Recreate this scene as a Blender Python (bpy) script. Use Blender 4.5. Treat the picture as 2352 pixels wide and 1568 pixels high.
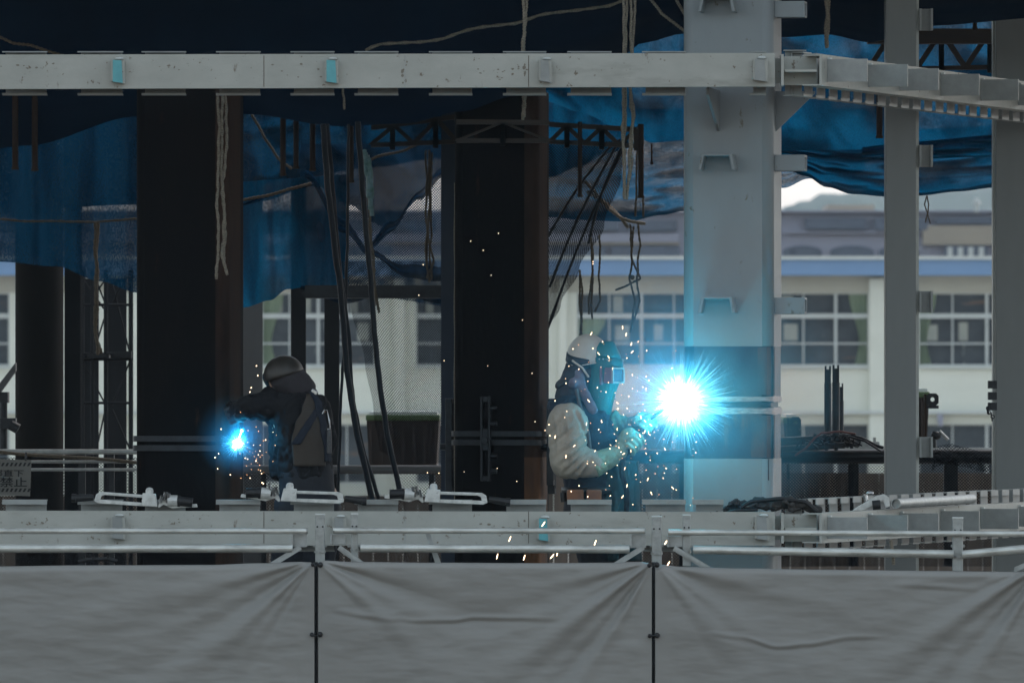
import bpy, bmesh, math, random
import numpy as np
from mathutils import Vector, Matrix, noise
random.seed(7)
R = math.radians
scene = bpy.context.scene
for o in list(bpy.data.objects):
    bpy.data.objects.remove(o, do_unlink=True)
COL = scene.collection

# ------------------------------------------------------------------ camera
F = 18000.0          # focal length in units of a 2352 px wide picture
HZ = 1.56            # eye height above the work deck
cam_d = bpy.data.cameras.new('camera')
cam = bpy.data.objects.new('camera', cam_d)
COL.objects.link(cam)
cam.location = (0, -40, HZ)
cam.rotation_euler = (R(90), 0, 0)
cam_d.sensor_width = 36
cam_d.lens = 36 * F / 2352
cam_d.shift_y = (878 - 784) / 2352
cam_d.clip_start = 1
cam_d.clip_end = 6000
cam_d.dof.use_dof = True
cam_d.dof.focus_distance = 39.9
cam_d.dof.aperture_fstop = 10.0
scene.camera = cam

# ------------------------------------------------------------------ sky and sun (dull overcast day)
SUN_EL, SUN_AZ = 48, 40      # degrees; veiled sun high over the back right of the site
w = bpy.data.worlds.new('World'); scene.world = w; w.use_nodes = True
nt = w.node_tree; nt.nodes.clear()
wo = nt.nodes.new('ShaderNodeOutputWorld'); bg = nt.nodes.new('ShaderNodeBackground')
sky = nt.nodes.new('ShaderNodeTexSky'); sky.sky_type = 'NISHITA'; sky.sun_disc = False
sky.sun_elevation = R(SUN_EL); sky.sun_rotation = R(SUN_AZ); sky.air_density = 1.0; sky.dust_density = 2.0; sky.ozone_density = 1.0
hs = nt.nodes.new('ShaderNodeHueSaturation'); hs.inputs['Saturation'].default_value = 0.5; hs.inputs['Hue'].default_value = 0.472
nt.links.new(sky.outputs[0], hs.inputs['Color'])
nt.links.new(hs.outputs[0], bg.inputs['Color']); bg.inputs['Strength'].default_value = 0.15
nt.links.new(bg.outputs[0], wo.inputs['Surface'])
sun_d = bpy.data.lights.new('sun', 'SUN'); sun = bpy.data.objects.new('sun', sun_d); COL.objects.link(sun)
sun_d.energy = 0.5; sun_d.angle = R(25); sun_d.color = (1.0, 0.97, 0.92)
sdir = Vector((math.sin(R(SUN_AZ)) * math.cos(R(SUN_EL)), math.cos(R(SUN_AZ)) * math.cos(R(SUN_EL)), math.sin(R(SUN_EL))))
sun.rotation_euler = sdir.to_track_quat('Z', 'Y').to_euler()
sun.location = (0, -20, 30)
scene.view_settings.view_transform = 'Standard'
scene.view_settings.look = 'None'
scene.view_settings.exposure = 0.85
scene.view_settings.gamma = 1.0
scene.view_settings.use_curve_mapping = False
try:
    scene.cycles.use_denoising = True
    scene.cycles.max_bounces = 8
    scene.cycles.transparent_max_bounces = 24
    scene.cycles.volume_bounces = 0
    scene.cycles.volume_step_rate = 1.0
    scene.cycles.sample_clamp_indirect = 6
    scene.cycles.caustics_reflective = False
    scene.cycles.caustics_refractive = False
except Exception:
    pass

# ------------------------------------------------------------------ helpers
def P(px, py, d):
    """the point at distance d in front of the eye that lies in the direction of picture point (px, py)"""
    return Vector(((px - 1176) * d / F, d - 40, HZ + (878 - py) * d / F))
def S(px, d):
    return px * d / F

ORIG = {}
def tag(o, label=None, cat=None, group=None, kind=None):
    if label: o['label'] = label
    if cat: o['category'] = cat
    if group: o['group'] = group
    if kind: o['kind'] = kind
    return o
def thing(name, label, cat, loc, group=None, rz=0.0, local=False):
    o = bpy.data.objects.new(name, None); COL.objects.link(o)
    o.location = loc; o.rotation_euler = (0, 0, rz); o.empty_display_size = 0.1
    tag(o, label, cat, group)
    ORIG[o] = Vector((0, 0, 0)) if local else Vector(loc)
    return o

class MB:
    def __init__(self):
        self.v = []; self.f = []; self.s = []; self.uv = {}
    def add(self, verts, faces, smooth=False, uvs=None):
        b = len(self.v)
        self.v += [Vector(p) for p in verts]
        for k, f in enumerate(faces):
            self.f.append([b + i for i in f]); self.s.append(smooth)
        if uvs is not None:
            for i, q in enumerate(uvs): self.uv[b + i] = q
        return self
    def box(self, c, s, rot=None):
        x, y, z = s[0] / 2, s[1] / 2, s[2] / 2
        vs = [Vector((a * x, b * y, e * z)) for a in (-1, 1) for b in (-1, 1) for e in (-1, 1)]
        if rot is not None: vs = [rot @ q for q in vs]
        c = Vector(c)
        return self.add([c + q for q in vs], [(0, 1, 3, 2), (4, 6, 7, 5), (0, 4, 5, 1), (2, 3, 7, 6), (0, 2, 6, 4), (1, 5, 7, 3)])
    def pb(self, x0, x1, y0, y1, d, t):
        """box whose front face covers picture extents at distance d, t metres thick"""
        a = P(x0, y1, d); b = P(x1, y0, d)
        return self.box(((a.x + b.x) / 2, a.y + t / 2, (a.z + b.z) / 2), (abs(b.x - a.x), t, abs(b.z - a.z)))
    def tube(self, pts, r, n=8, caps=True, smooth=True):
        pts = [Vector(p) for p in pts]; m = len(pts)
        rs = r if isinstance(r, (list, tuple)) else [r] * m
        vs = []; up = None
        for i, p in enumerate(pts):
            t = (pts[min(i + 1, m - 1)] - pts[max(i - 1, 0)]).normalized()
            if up is None:
                up = Vector((0, 0, 1)) if abs(t.z) < .9 else Vector((1, 0, 0))
            a = (up - t * up.dot(t)).normalized(); b = t.cross(a); up = a
            for k in range(n):
                q = 2 * math.pi * k / n
                vs.append(p + (a * math.cos(q) + b * math.sin(q)) * rs[i])
        fs = []
        for i in range(m - 1):
            for k in range(n):
                k2 = (k + 1) % n
                fs.append((i * n + k, i * n + k2, (i + 1) * n + k2, (i + 1) * n + k))
        self.add(vs, fs, smooth)
        if caps:
            self.add(vs[:n], [tuple(range(n))[::-1]]); self.add(vs[-n:], [tuple(range(n))])
        return self
    def cyl(self, a, b, r, r2=None, n=12):
        return self.tube([a, b], [r, r if r2 is None else r2], n)
    def ring(self, c, axis, r_out, r_in, h, n=16):
        axis = Vector(axis).normalized(); u = axis.orthogonal().normalized(); q = axis.cross(u); c = Vector(c)
        vs = []
        for k in range(n):
            a = 2 * math.pi * k / n; e = u * math.cos(a) + q * math.sin(a)
            vs += [c + e * r_out - axis * h / 2, c + e * r_out + axis * h / 2, c + e * r_in + axis * h / 2, c + e * r_in - axis * h / 2]
        fs = []
        for k in range(n):
            i, j = 4 * k, 4 * ((k + 1) % n)
            for e in range(4):
                fs.append((i + e, j + e, j + (e + 1) % 4, i + (e + 1) % 4))
        return self.add(vs, fs, False)
    def prism(self, outline, off):
        n = len(outline); off = Vector(off); a = [Vector(p) for p in outline]
        vs = a + [p + off for p in a]
        fs = [tuple(range(n)), tuple(range(2 * n - 1, n - 1, -1))]
        for i in range(n): fs.append((i, n + i, n + (i + 1) % n, (i + 1) % n))
        return self.add(vs, fs)
    def ell(self, c, r, rot=None, nu=16, nv=10):
        c = Vector(c); vs = []; fs = []
        for j in range(nv + 1):
            th = math.pi * j / nv
            for i in range(nu):
                ph = 2 * math.pi * i / nu
                q = Vector((r[0] * math.sin(th) * math.cos(ph), r[1] * math.sin(th) * math.sin(ph), r[2] * math.cos(th)))
                if rot is not None: q = rot @ q
                vs.append(c + q)
        for j in range(nv):
            for i in range(nu):
                i2 = (i + 1) % nu
                fs.append((j * nu + i, (j + 1) * nu + i, (j + 1) * nu + i2, j * nu + i2))
        return self.add(vs, fs, True)
    def cap(self, a, b, r0, r1, n=14, nv=5, flat=1.0, axis=None):
        """tapered capsule; flat squashes it along axis"""
        a = Vector(a); b = Vector(b); t = (b - a); L = t.length; t = t / max(L, 1e-6)
        u = (Vector(axis) - t * Vector(axis).dot(t)).normalized() if axis is not None else t.orthogonal().normalized()
        q = t.cross(u); rings = []
        for k in range(nv + 1):
            x = math.pi / 2 * (1 - k / nv); rings.append((a - t * r0 * math.sin(x), r0 * math.cos(x) + 1e-4))
        for k in range(nv + 1):
            x = math.pi / 2 * k / nv; rings.append((b + t * r1 * math.sin(x), r1 * math.cos(x) + 1e-4))
        vs = []; fs = []
        for c, rr in rings:
            for i in range(n):
                p = 2 * math.pi * i / n
                vs.append(c + u * math.cos(p) * rr * flat + q * math.sin(p) * rr)
        for j in range(len(rings) - 1):
            for i in range(n):
                i2 = (i + 1) % n
                fs.append((j * n + i, j * n + i2, (j + 1) * n + i2, (j + 1) * n + i))
        fs.append(tuple(range(n))[::-1]); fs.append(tuple((len(rings) - 1) * n + i for i in range(n)))
        return self.add(vs, fs, True)
    def loft(self, rings, closed=True, smooth=True, caps=True):
        n = len(rings[0]); vs = [p for r in rings for p in r]; fs = []
        for j in range(len(rings) - 1):
            for i in range(n if closed else n - 1):
                i2 = (i + 1) % n
                fs.append((j * n + i, j * n + i2, (j + 1) * n + i2, (j + 1) * n + i))
        if caps and closed:
            fs.append(tuple(range(n))[::-1]); fs.append(tuple((len(rings) - 1) * n + i for i in range(n)))
        return self.add(vs, fs, smooth)
    def grid(self, fn, nu, nv, smooth=True, uvs=(1, 1), mask=None):
        vs = []; fs = []; uv = []
        for j in range(nv + 1):
            for i in range(nu + 1):
                u, v = i / nu, j / nv
                vs.append(fn(u, v)); uv.append((u * uvs[0], v * uvs[1]))
        for j in range(nv):
            for i in range(nu):
                if mask and not mask((i + .5) / nu, (j + .5) / nv): continue
                a = j * (nu + 1) + i
                fs.append((a, a + 1, a + nu + 2, a + nu + 1))
        return self.add(vs, fs, smooth, uv)
    def mesh(self, name, mat, org):
        me = bpy.data.meshes.new(name)
        me.from_pydata([tuple(p - org) for p in self.v], [], self.f)
        for p, s in zip(me.polygons, self.s): p.use_smooth = s
        if mat: me.materials.append(mat)
        if self.uv:
            l = me.uv_layers.new(name='UVMap')
            for lp in me.loops: l.data[lp.index].uv = self.uv.get(lp.vertex_index, (0, 0))
        me.validate(); me.update()
        return me
    def build(self, name, mat, parent=None, label=None, bevel=0, solid=0):
        if parent is None:
            xs = [p.x for p in self.v]; ys = [p.y for p in self.v]; zs = [p.z for p in self.v]
            org = Vector(((min(xs) + max(xs)) / 2, (min(ys) + max(ys)) / 2, min(zs)))
        else:
            org = ORIG[parent]
        me = self.mesh(name, mat, org)
        o = bpy.data.objects.new(name, me); COL.objects.link(o)
        if parent is None:
            o.location = org
        else:
            o.parent = parent
        ORIG[o] = org
        if label: o['label'] = label
        if solid:
            m = o.modifiers.new('thick', 'SOLIDIFY'); m.thickness = solid; m.offset = 0
        if bevel:
            m = o.modifiers.new('bevel', 'BEVEL'); m.width = bevel; m.segments = 2; m.limit_method = 'ANGLE'
        return o

def one(name, mb, mat, label, cat, group=None, bevel=0, kind=None, solid=0):
    return tag(mb.build(name, mat, None, None, bevel, solid), label, cat, group, kind)

def fbm(p, sc=1.0, oc=3):
    return noise.fractal(Vector(p) * sc, 1.0, 2.0, oc, noise_basis='PERLIN_ORIGINAL')

def organic(name, mb, mat, parent, voxel=.012, smooth=6, wr=None, label=None, cut=None):
    """one continuous skin grown over overlapping solids, then creased like cloth"""
    org = ORIG[parent]
    me = mb.mesh('tmp', None, Vector((0, 0, 0))); t = bpy.data.objects.new('tmp', me); COL.objects.link(t)
    m = t.modifiers.new('r', 'REMESH'); m.mode = 'VOXEL'; m.voxel_size = voxel
    m = t.modifiers.new('s', 'SMOOTH'); m.factor = .5; m.iterations = smooth
    dg = bpy.context.evaluated_depsgraph_get(); dg.update()
    nm = bpy.data.meshes.new_from_object(t.evaluated_get(dg))
    bpy.data.objects.remove(t, do_unlink=True); bpy.data.meshes.remove(me)
    nrm = [v.normal.copy() for v in nm.vertices]
    for v, nn in zip(nm.vertices, nrm):
        if wr:
            d = 0
            for amp, fn in wr: d += amp * fn(v.co)
            v.co = v.co + nn * d
        v.co = v.co - org
    for p in nm.polygons: p.use_smooth = True
    nm.materials.clear(); nm.materials.append(mat); nm.name = name
    o = bpy.data.objects.new(name, nm); COL.objects.link(o); o.parent = parent; ORIG[o] = org
    if label: o['label'] = label
    return o

# ------------------------------------------------------------------ materials
def newmat(name):
    m = bpy.data.materials.new(name); m.use_nodes = True; n = m.node_tree; n.nodes.clear()
    out = n.nodes.new('ShaderNodeOutputMaterial')
    return m, n, out
def N(nt, t, **kw):
    n = nt.nodes.new(t)
    for k, v in kw.items(): setattr(n, k, v)
    return n
def ramp(nt, src, stops):
    r = N(nt, 'ShaderNodeValToRGB'); e = r.color_ramp.elements
    e[0].position, e[0].color = stops[0][0], (*stops[0][1], 1)
    e[1].position, e[1].color = stops[-1][0], (*stops[-1][1], 1)
    for p, c in stops[1:-1]:
        x = e.new(p); x.color = (*c, 1)
    nt.links.new(src, r.inputs['Fac']); return r
def tex(nt, scale, stretch=(1, 1, 1), detail=4, rough=.6, loc=(0, 0, 0)):
    tc = N(nt, 'ShaderNodeTexCoord'); mp = N(nt, 'ShaderNodeMapping')
    mp.inputs['Scale'].default_value = stretch; mp.inputs['Location'].default_value = loc
    nt.links.new(tc.outputs['Object'], mp.inputs['Vector'])
    n = N(nt, 'ShaderNodeTexNoise'); n.inputs['Scale'].default_value = scale; n.inputs['Detail'].default_value = detail
    n.inputs['Roughness'].default_value = rough
    nt.links.new(mp.outputs[0], n.inputs['Vector']); return n
def mixc(nt, fac, a, b):
    m = N(nt, 'ShaderNodeMix', data_type='RGBA')
    for s, v in ((m.inputs[0], fac), (m.inputs[6], a), (m.inputs[7], b)):
        if hasattr(v, 'is_output'): nt.links.new(v, s)
        else: s.default_value = v if not isinstance(v, tuple) or len(v) == 4 else (*v, 1)
    return m.outputs[2]
def mat(name, col, col2=None, rough=.6, metal=0.0, scale=8, stretch=(1, 1, 1), bump=0.0, bscale=60, bstretch=None, spots=None, lo=.35, hi=.65, spec=.5):
    m, nt, out = newmat(name)
    b = N(nt, 'ShaderNodeBsdfPrincipled'); b.inputs['Roughness'].default_value = rough; b.inputs['Metallic'].default_value = metal
    b.inputs['Specular IOR Level'].default_value = spec
    col2 = col2 or tuple(c * .8 for c in col)
    n = tex(nt, scale, stretch)
    c = ramp(nt, n.outputs['Fac'], [(lo, col2), (hi, col)]).outputs[0]
    for sp in (spots or []):
        k = tex(nt, sp[1], sp[2], 5, .65, (3.1, 1.7, sp[1] * .13))
        f = ramp(nt, k.outputs['Fac'], [(sp[3], (0, 0, 0)), (sp[3] + sp[4], (1, 1, 1))]).outputs[0]
        c = mixc(nt, f, c, sp[0])
    nt.links.new(c, b.inputs['Base Color'])
    rr = ramp(nt, n.outputs['Fac'], [(.3, (rough * .8,) * 3), (.7, (min(1, rough * 1.15),) * 3)])
    nt.links.new(rr.outputs[0], b.inputs['Roughness'])
    if bump:
        k = tex(nt, bscale, bstretch or stretch, 5); bp = N(nt, 'ShaderNodeBump'); bp.inputs['Strength'].default_value = bump
        bp.inputs['Distance'].default_value = .01
        nt.links.new(k.outputs['Fac'], bp.inputs['Height']); nt.links.new(bp.outputs[0], b.inputs['Normal'])
    nt.links.new(b.outputs[0], out.inputs['Surface'])
    return m
def emit(name, col, strength, light=True):
    m, nt, out = newmat(name); e = N(nt, 'ShaderNodeEmission'); e.inputs[0].default_value = (*col, 1); e.inputs[1].default_value = strength
    nt.links.new(e.outputs[0], out.inputs['Surface'])
    if not light: m.cycles.emission_sampling = 'NONE'
    return m
def mesh_net(name, col, cell, wire, dens=None, trans=.0):
    """knotted net: diamond cells cut out of the sheet by its own uv in metres"""
    m, nt, out = newmat(name)
    uv = N(nt, 'ShaderNodeTexCoord'); sp = N(nt, 'ShaderNodeSeparateXYZ'); nt.links.new(uv.outputs['UV'], sp.inputs[0])
    def math_(op, a, b=None):
        k = N(nt, 'ShaderNodeMath', operation=op)
        for s, v in ((k.inputs[0], a), (k.inputs[1], b)):
            if v is None: continue
            if hasattr(v, 'is_output'): nt.links.new(v, s)
            else: s.default_value = v
        return k.outputs[0]
    a = math_('ADD', sp.outputs[0], sp.outputs[1]); b = math_('SUBTRACT', sp.outputs[0], sp.outputs[1])
    ws = []
    for q in (a, b):
        f = math_('FRACT', math_('DIVIDE', q, cell)); g = math_('ABSOLUTE', math_('SUBTRACT', f, .5))
        ws.append(math_('LESS_THAN', g, wire / 2))
    mx = math_('MAXIMUM', ws[0], ws[1])
    bs = N(nt, 'ShaderNodeBsdfDiffuse'); bs.inputs[0].default_value = (*col, 1)
    tl = N(nt, 'ShaderNodeBsdfTranslucent'); tl.inputs[0].default_value = (*col, 1)
    m0 = N(nt, 'ShaderNodeMixShader'); m0.inputs[0].default_value = trans
    nt.links.new(bs.outputs[0], m0.inputs[1]); nt.links.new(tl.outputs[0], m0.inputs[2])
    tr = N(nt, 'ShaderNodeBsdfTransparent'); mi = N(nt, 'ShaderNodeMixShader')
    nt.links.new(mx, mi.inputs[0]); nt.links.new(tr.outputs[0], mi.inputs[1]); nt.links.new(m0.outputs[0], mi.inputs[2])
    nt.links.new(mi.outputs[0], out.inputs['Surface']); return m
def blue_net(name, col, tcol, open_lo, open_hi, scale=3.0, stretch=(1, 1, 1), fine=95):
    """fine woven blue safety net: see-through where the weave is stretched"""
    m, nt, out = newmat(name)
    df = N(nt, 'ShaderNodeBsdfDiffuse'); tl = N(nt, 'ShaderNodeBsdfTranslucent')
    n1 = tex(nt, scale, stretch, 4, .6); n2 = tex(nt, fine, (1.6, 1, .8), 2, .6)
    c = ramp(nt, n2.outputs['Fac'], [(.32, tuple(x * .7 for x in col)), (.68, tuple(x * 1.2 for x in col))])
    c2 = ramp(nt, n2.outputs['Fac'], [(.32, tuple(x * .7 for x in tcol)), (.68, tuple(x * 1.2 for x in tcol))])
    nt.links.new(c.outputs[0], df.inputs[0]); nt.links.new(c2.outputs[0], tl.inputs[0])
    m0 = N(nt, 'ShaderNodeMixShader'); m0.inputs[0].default_value = .55
    nt.links.new(df.outputs[0], m0.inputs[1]); nt.links.new(tl.outputs[0], m0.inputs[2])
    op = ramp(nt, n1.outputs['Fac'], [(.4, (open_lo,) * 3), (.68, (open_hi,) * 3)])
    fn = ramp(nt, n2.outputs['Fac'], [(.42, (.4,) * 3), (.6, (1.7,) * 3)])
    mu = N(nt, 'ShaderNodeMath', operation='MULTIPLY'); nt.links.new(op.outputs[0], mu.inputs[0]); nt.links.new(fn.outputs[0], mu.inputs[1])
    tr = N(nt, 'ShaderNodeBsdfTransparent'); mi = N(nt, 'ShaderNodeMixShader')
    nt.links.new(mu.outputs[0], mi.inputs[0]); nt.links.new(m0.outputs[0], mi.inputs[1]); nt.links.new(tr.outputs[0], mi.inputs[2])
    nt.links.new(mi.outputs[0], out.inputs['Surface']); return m

M = {}
BR = (.13, .085, .05)
M['beam'] = mat('grey primer on beam', (.47, .47, .43), (.39, .39, .355), .55, 0, 5, (.6, 1, 1), .08, 40,
                spots=[((.17, .13, .09), 26, (1, 1, 1), .635, .05), (BR, 9, (1, 1, .35), .66, .08), ((.24, .23, .2), 2.2, (.5, 1, 2), .58, .2)])
M['stain'] = mat('brown grime on paint', (.27, .24, .20), (.19, .165, .13), .8, 0, 60)
M['clip'] = mat('grey primer on channels', (.34, .35, .34), (.27, .28, .27), .5, 0, 12)
M['column'] = mat('grey primer on column', (.27, .295, .305), (.23, .252, .262), .5, 0, 3, (1, 1, .5), .05, 30,
                  spots=[((.14, .12, .09), 16, (1, 1, .6), .655, .05), ((.17, .15, .12), 3, (2, 2, .5), .66, .12)])
M['post'] = mat('grey primer on posts', (.24, .25, .245), (.2, .21, .205), .5, 0, 3, (1, 1, .3))
M['edge'] = mat('lit post edge', (.55, .56, .53), (.42, .43, .4), .45, .2, 10)  # light along the post edges put into a paler colour
M['bare'] = mat('bare steel with blue glow in colour', (.030, .052, .085), (.018, .028, .045), .45, .25, 9, (1, 1, .6), .12, 60,
                spots=[((.15, .07, .035), 6, (1.5, 1.5, .3), .54, .14)])  # blue of the arc glow put into the base colour, over real rust
M['bright'] = mat('ground weld seam steel', (.42, .42, .42), (.22, .22, .23), .4, .5, 30, (1, 1, 3))
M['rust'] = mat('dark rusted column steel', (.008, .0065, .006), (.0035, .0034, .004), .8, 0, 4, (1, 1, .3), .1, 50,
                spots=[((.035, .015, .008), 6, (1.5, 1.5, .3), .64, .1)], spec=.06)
M['rustedge'] = mat('orange brown rust', (.16, .075, .035), (.07, .036, .022), .8, 0, 6, (1, 1, .25), .1, 50, spec=.1)
M['rustbloom'] = mat('purple brown rust bloom', (.10, .055, .045), (.035, .045, .065), .7, .1, 9, (1.5, 1.5, .6), .1, 50, lo=.42, hi=.6)
M['rustbrown'] = mat('brown rust bloom', (.055, .032, .022), (.016, .011, .010), .85, 0, 3, (1, 1, .3), .1, 50, spec=.05)
M['rust2'] = mat('brown rusted steel', (.05, .03, .02), (.025, .017, .013), .8, 0, 6, (1, 1, .5), .1, 50, spec=.1)
M['darksteel'] = mat('blackened steel', (.03, .032, .035), (.014, .015, .017), .5, .3, 14, spec=.4)
M['cyan'] = mat('cyan arc light in colour', (.14, .46, .50), (.11, .38, .42), .5, 0, 20)  # arc light on the tabs put into their base colour
M['galv'] = mat('galvanised pipe', (.74, .75, .71), (.42, .42, .39), .34, .45, 22, (.25, 1, 1), .05, 80,
                spots=[((.14, .11, .08), 30, (.35, 1, 1), .66, .05)])
M['galvflat'] = mat('galvanised bracket', (.45, .46, .45), (.30, .31, .30), .5, .5, 18)
M['sheet'] = mat('grey vinyl sheet', (.30, .292, .275), (.265, .258, .244), .55, 0, 1.5, (1, 1, 1), .05, 7, (1, 1, 2.5),
                 spots=[((.34, .335, .32), 5, (.4, 1, 1.6), .66, .2), ((.19, .175, .15), 3.1, (1, 1, .6), .66, .2)], spec=.35)
M['black'] = mat('black rubber', (.012, .012, .013), (.007, .007, .008), .5, 0, 20)
M['cable'] = mat('black welding cable', (.009, .011, .015), (.005, .006, .009), .55, 0, 30, spec=.2)
M['rope'] = mat('old hemp rope', (.30, .26, .20), (.13, .11, .085), .9, 0, 90, (1, 1, 2.2), .6, 130)
M['rope2'] = mat('dirty brown rope', (.14, .11, .075), (.06, .045, .03), .9, 0, 90, (1, 1, 2.2), .6, 130)
M['castal'] = mat('bare cast clamp metal', (.72, .72, .69), (.5, .5, .48), .42, .25, 25, (1, 1, 1), .1, 90,
                  spots=[((.15, .12, .09), 30, (1, 1, 1), .66, .06)])
M['tarp'] = mat('dark navy tarpaulin', (.003, .014, .034), (.002, .009, .023), .85, 0, 2, (1, 1, 1), .1, 9, spec=.04)
M['wood'] = mat('weathered formwork timber', (.06, .042, .030), (.03, .022, .017), .8, 0, 5, (.4, 1, 6), .2, 30)
M['signw'] = mat('grey white sign board', (.20, .19, .17), (.15, .145, .13), .6, 0, 6)
M['ink'] = mat('black sign ink', (.010, .010, .011), (.008, .008, .009), .6)
M['wall'] = mat('off white school wall', (.80, .80, .71), (.74, .74, .65), .8, 0, .8, (1, 1, 1.6), 0,
                spots=[((.42, .41, .36), 1.4, (3, 3, .25), .64, .16)])
M['soffit'] = mat('beige upper wall', (.56, .53, .44), (.5, .47, .39), .8, 0, 1)
M['frame'] = mat('white window frame', (.62, .64, .62), (.55, .57, .55), .5)
M['blueband'] = mat('pale blue roof fascia', (.20, .33, .55), (.18, .30, .50), .6, 0, .6, (1, 1, .3))
M['curtain'] = mat('pale green curtain', (.36, .43, .30), (.22, .28, .19), .85, 0, 14, (1, 1, .03))
M['blind'] = mat('cream paper on window', (.42, .42, .36), (.3, .31, .28), .8, 0, 2)
M['room'] = mat('dark room behind glass', (.075, .085, .095), (.03, .035, .042), .7, 0, .9, (1, 1, 1.3),
                spots=[((.19, .11, .07), 1.1, (.5, 1, 2.6), .62, .1), ((.28, .29, .27), 1.3, (2.2, 1, .6), .66, .03)])  # pale patches put glass reflections into the pane colour
M['bldg2'] = mat('mauve grey far building', (.34, .34, .41), (.30, .30, .37), .8, 0, .4)
M['bldg2b'] = mat('beige far building band', (.42, .36, .28), (.36, .31, .25), .8, 0, .4)
M['dkglass'] = mat('dark far glazing', (.09, .11, .16), (.06, .075, .11), .3, 0, .5)
M['hill'] = mat('wooded hillside', (.05, .075, .05), (.03, .05, .035), .9, 0, .03)
M['yard'] = mat('pale bounce yard', (.42, .40, .35), (.36, .34, .30), .9, 0, .3)
M['ground'] = mat('brown site earth', (.14, .105, .075), (.09, .07, .05), .9, 0, .6, (1, 1, 1), .3, 6)
M['deck'] = mat('grey concrete deck', (.22, .215, .20), (.16, .155, .145), .85, 0, 3, (1, 1, 1), .1, 20)
M['board'] = mat('brown hoarding boards', (.13, .10, .078), (.085, .066, .052), .85, 0, 2, (6, 1, .4))
M['binbrown'] = mat('brown rusty skip', (.05, .032, .024), (.03, .02, .016), .8, 0, 3)
M['green'] = mat('lime green cover', (.075, .12, .04), (.05, .085, .03), .6, 0, 3)
M['red'] = mat('red hose', (.14, .035, .025), (.1, .03, .02), .5)
M['bag'] = mat('dirty canvas bag', (.06, .055, .05), (.02, .02, .022), .85, 0, 9, (1, 1, 1), .3, 30, spots=[((.13, .11, .09), 14, (1, 1, 1), .6, .1)])
M['teal'] = mat('green welding leather', (.012, .15, .152), (.008, .105, .11), .6, 0, 8, (1, 1, 1), .15, 60)
M['jacket'] = mat('tan work cotton', (.36, .325, .265), (.27, .245, .20), .85, 0, 7, (1, 1, 1), .5, 30,
                  spots=[((.13, .12, .10), 9, (1, 1, 1), .62, .15)])
M['navy'] = mat('navy vest cloth', (.012, .02, .035), (.008, .013, .024), .85, 0, 8, (1, 1, 1), .25, 40)
M['darkcloth'] = mat('charcoal jacket cloth', (.012, .013, .016), (.007, .008, .010), .85, 0, 8, (1, 1, 1), .3, 40, spec=.3)
M['backpanel'] = mat('tan back panel cloth', (.058, .047, .038), (.04, .033, .027), .85, 0, 8, (1, 1, 1), .25, 40)
M['apron'] = mat('dark green leather apron', (.006, .045, .055), (.004, .03, .038), .6, 0, 8, (1, 1, 1), .15, 60)
M['trouser'] = mat('dark work trousers', (.016, .02, .028), (.010, .012, .017), .85, 0, 8, (1, 1, 1), .25, 40)
M['glove'] = mat('pale green leather glove', (.24, .40, .31), (.17, .30, .23), .7, 0, 16, (1, 1, 1), .3, 60)
M['gloved'] = mat('dark leather glove', (.035, .055, .07), (.02, .035, .045), .7, 0, 16, (1, 1, 1), .3, 60)
M['helmet'] = mat('scuffed cream hard hat', (.50, .48, .42), (.42, .40, .35), .35, 0, 6, spots=[((.24, .21, .17), 11, (1, 1, 1), .63, .08)])
M['helmetd'] = mat('dark worn hard hat', (.05, .043, .036), (.03, .026, .023), .45, 0, 6)
M['towel'] = mat('grey mauve neck towel', (.17, .155, .21), (.11, .105, .145), .9, 0, 10, (1, 1, 1), .4, 60)
M['strap'] = mat('grey webbing', (.10, .10, .10), (.06, .06, .065), .7, 0, 60)
M['leatherbelt'] = mat('brown leather pouch', (.22, .095, .045), (.15, .065, .033), .55, 0, 10)
M['skin'] = mat('skin', (.42, .27, .19), (.36, .22, .15), .55)
M['hood'] = mat('dark plum cotton hood', (.035, .03, .035), (.02, .018, .022), .85, 0, 9, (1, 1, 1), .3, 40)
M['goggle'] = mat('plum goggle casing', (.20, .11, .15), (.15, .08, .11), .4, 0, 10)
M['lens'] = mat('blue grey visor glass', (.16, .22, .27), (.12, .17, .22), .12, .3, 6)
M['steel'] = mat('shiny steel buckle', (.6, .6, .6), (.4, .4, .4), .25, .9, 20)
M['net_black'] = mesh_net('black knotted net', (.010, .012, .016), .0155, .27)
M['net_dark'] = mesh_net('heavy black knotted net', (.010, .013, .018), .0165, .42)
M['net_blue_mesh'] = mesh_net('blue knotted net', (.008, .035, .075), .0155, .50, trans=.4)
M['net_fence'] = mesh_net('black fence net', (.010, .011, .014), .018, .27)
M['net_fold'] = mesh_net('dark bundled net', (.008, .014, .026), .012, .74)
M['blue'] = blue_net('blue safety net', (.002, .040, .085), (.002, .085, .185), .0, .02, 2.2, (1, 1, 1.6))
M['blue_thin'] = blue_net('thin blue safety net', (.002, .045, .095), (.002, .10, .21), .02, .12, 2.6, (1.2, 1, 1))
M['blue_dark'] = blue_net('shaded blue safety net', (.002, .017, .036), (.002, .032, .070), .05, .10, 2.0, (1.6, 1, .5))  # darker copy of the blue net, shade put into its colour
M['arc'] = emit('welding arc', (.02, .54, 1.0), 95)
M['arc2'] = emit('small welding arc', (.02, .50, 1.0), 105)
M['ray'] = emit('fine white spatter', (.16, .66, 1.0), 2.6, False)
M['fringe'] = emit('white glare fringe', (.45, .85, 1.0), 5.0, False)
M['ray2'] = emit('fine teal spatter', (.10, .50, .75), 2.2, False)
M['sparkw'] = emit('hot pale spark', (1.0, .70, .42), 4.0, False)
M['sparko'] = emit('cooling orange spark', (1.0, .48, .22), 2.0, False)

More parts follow.
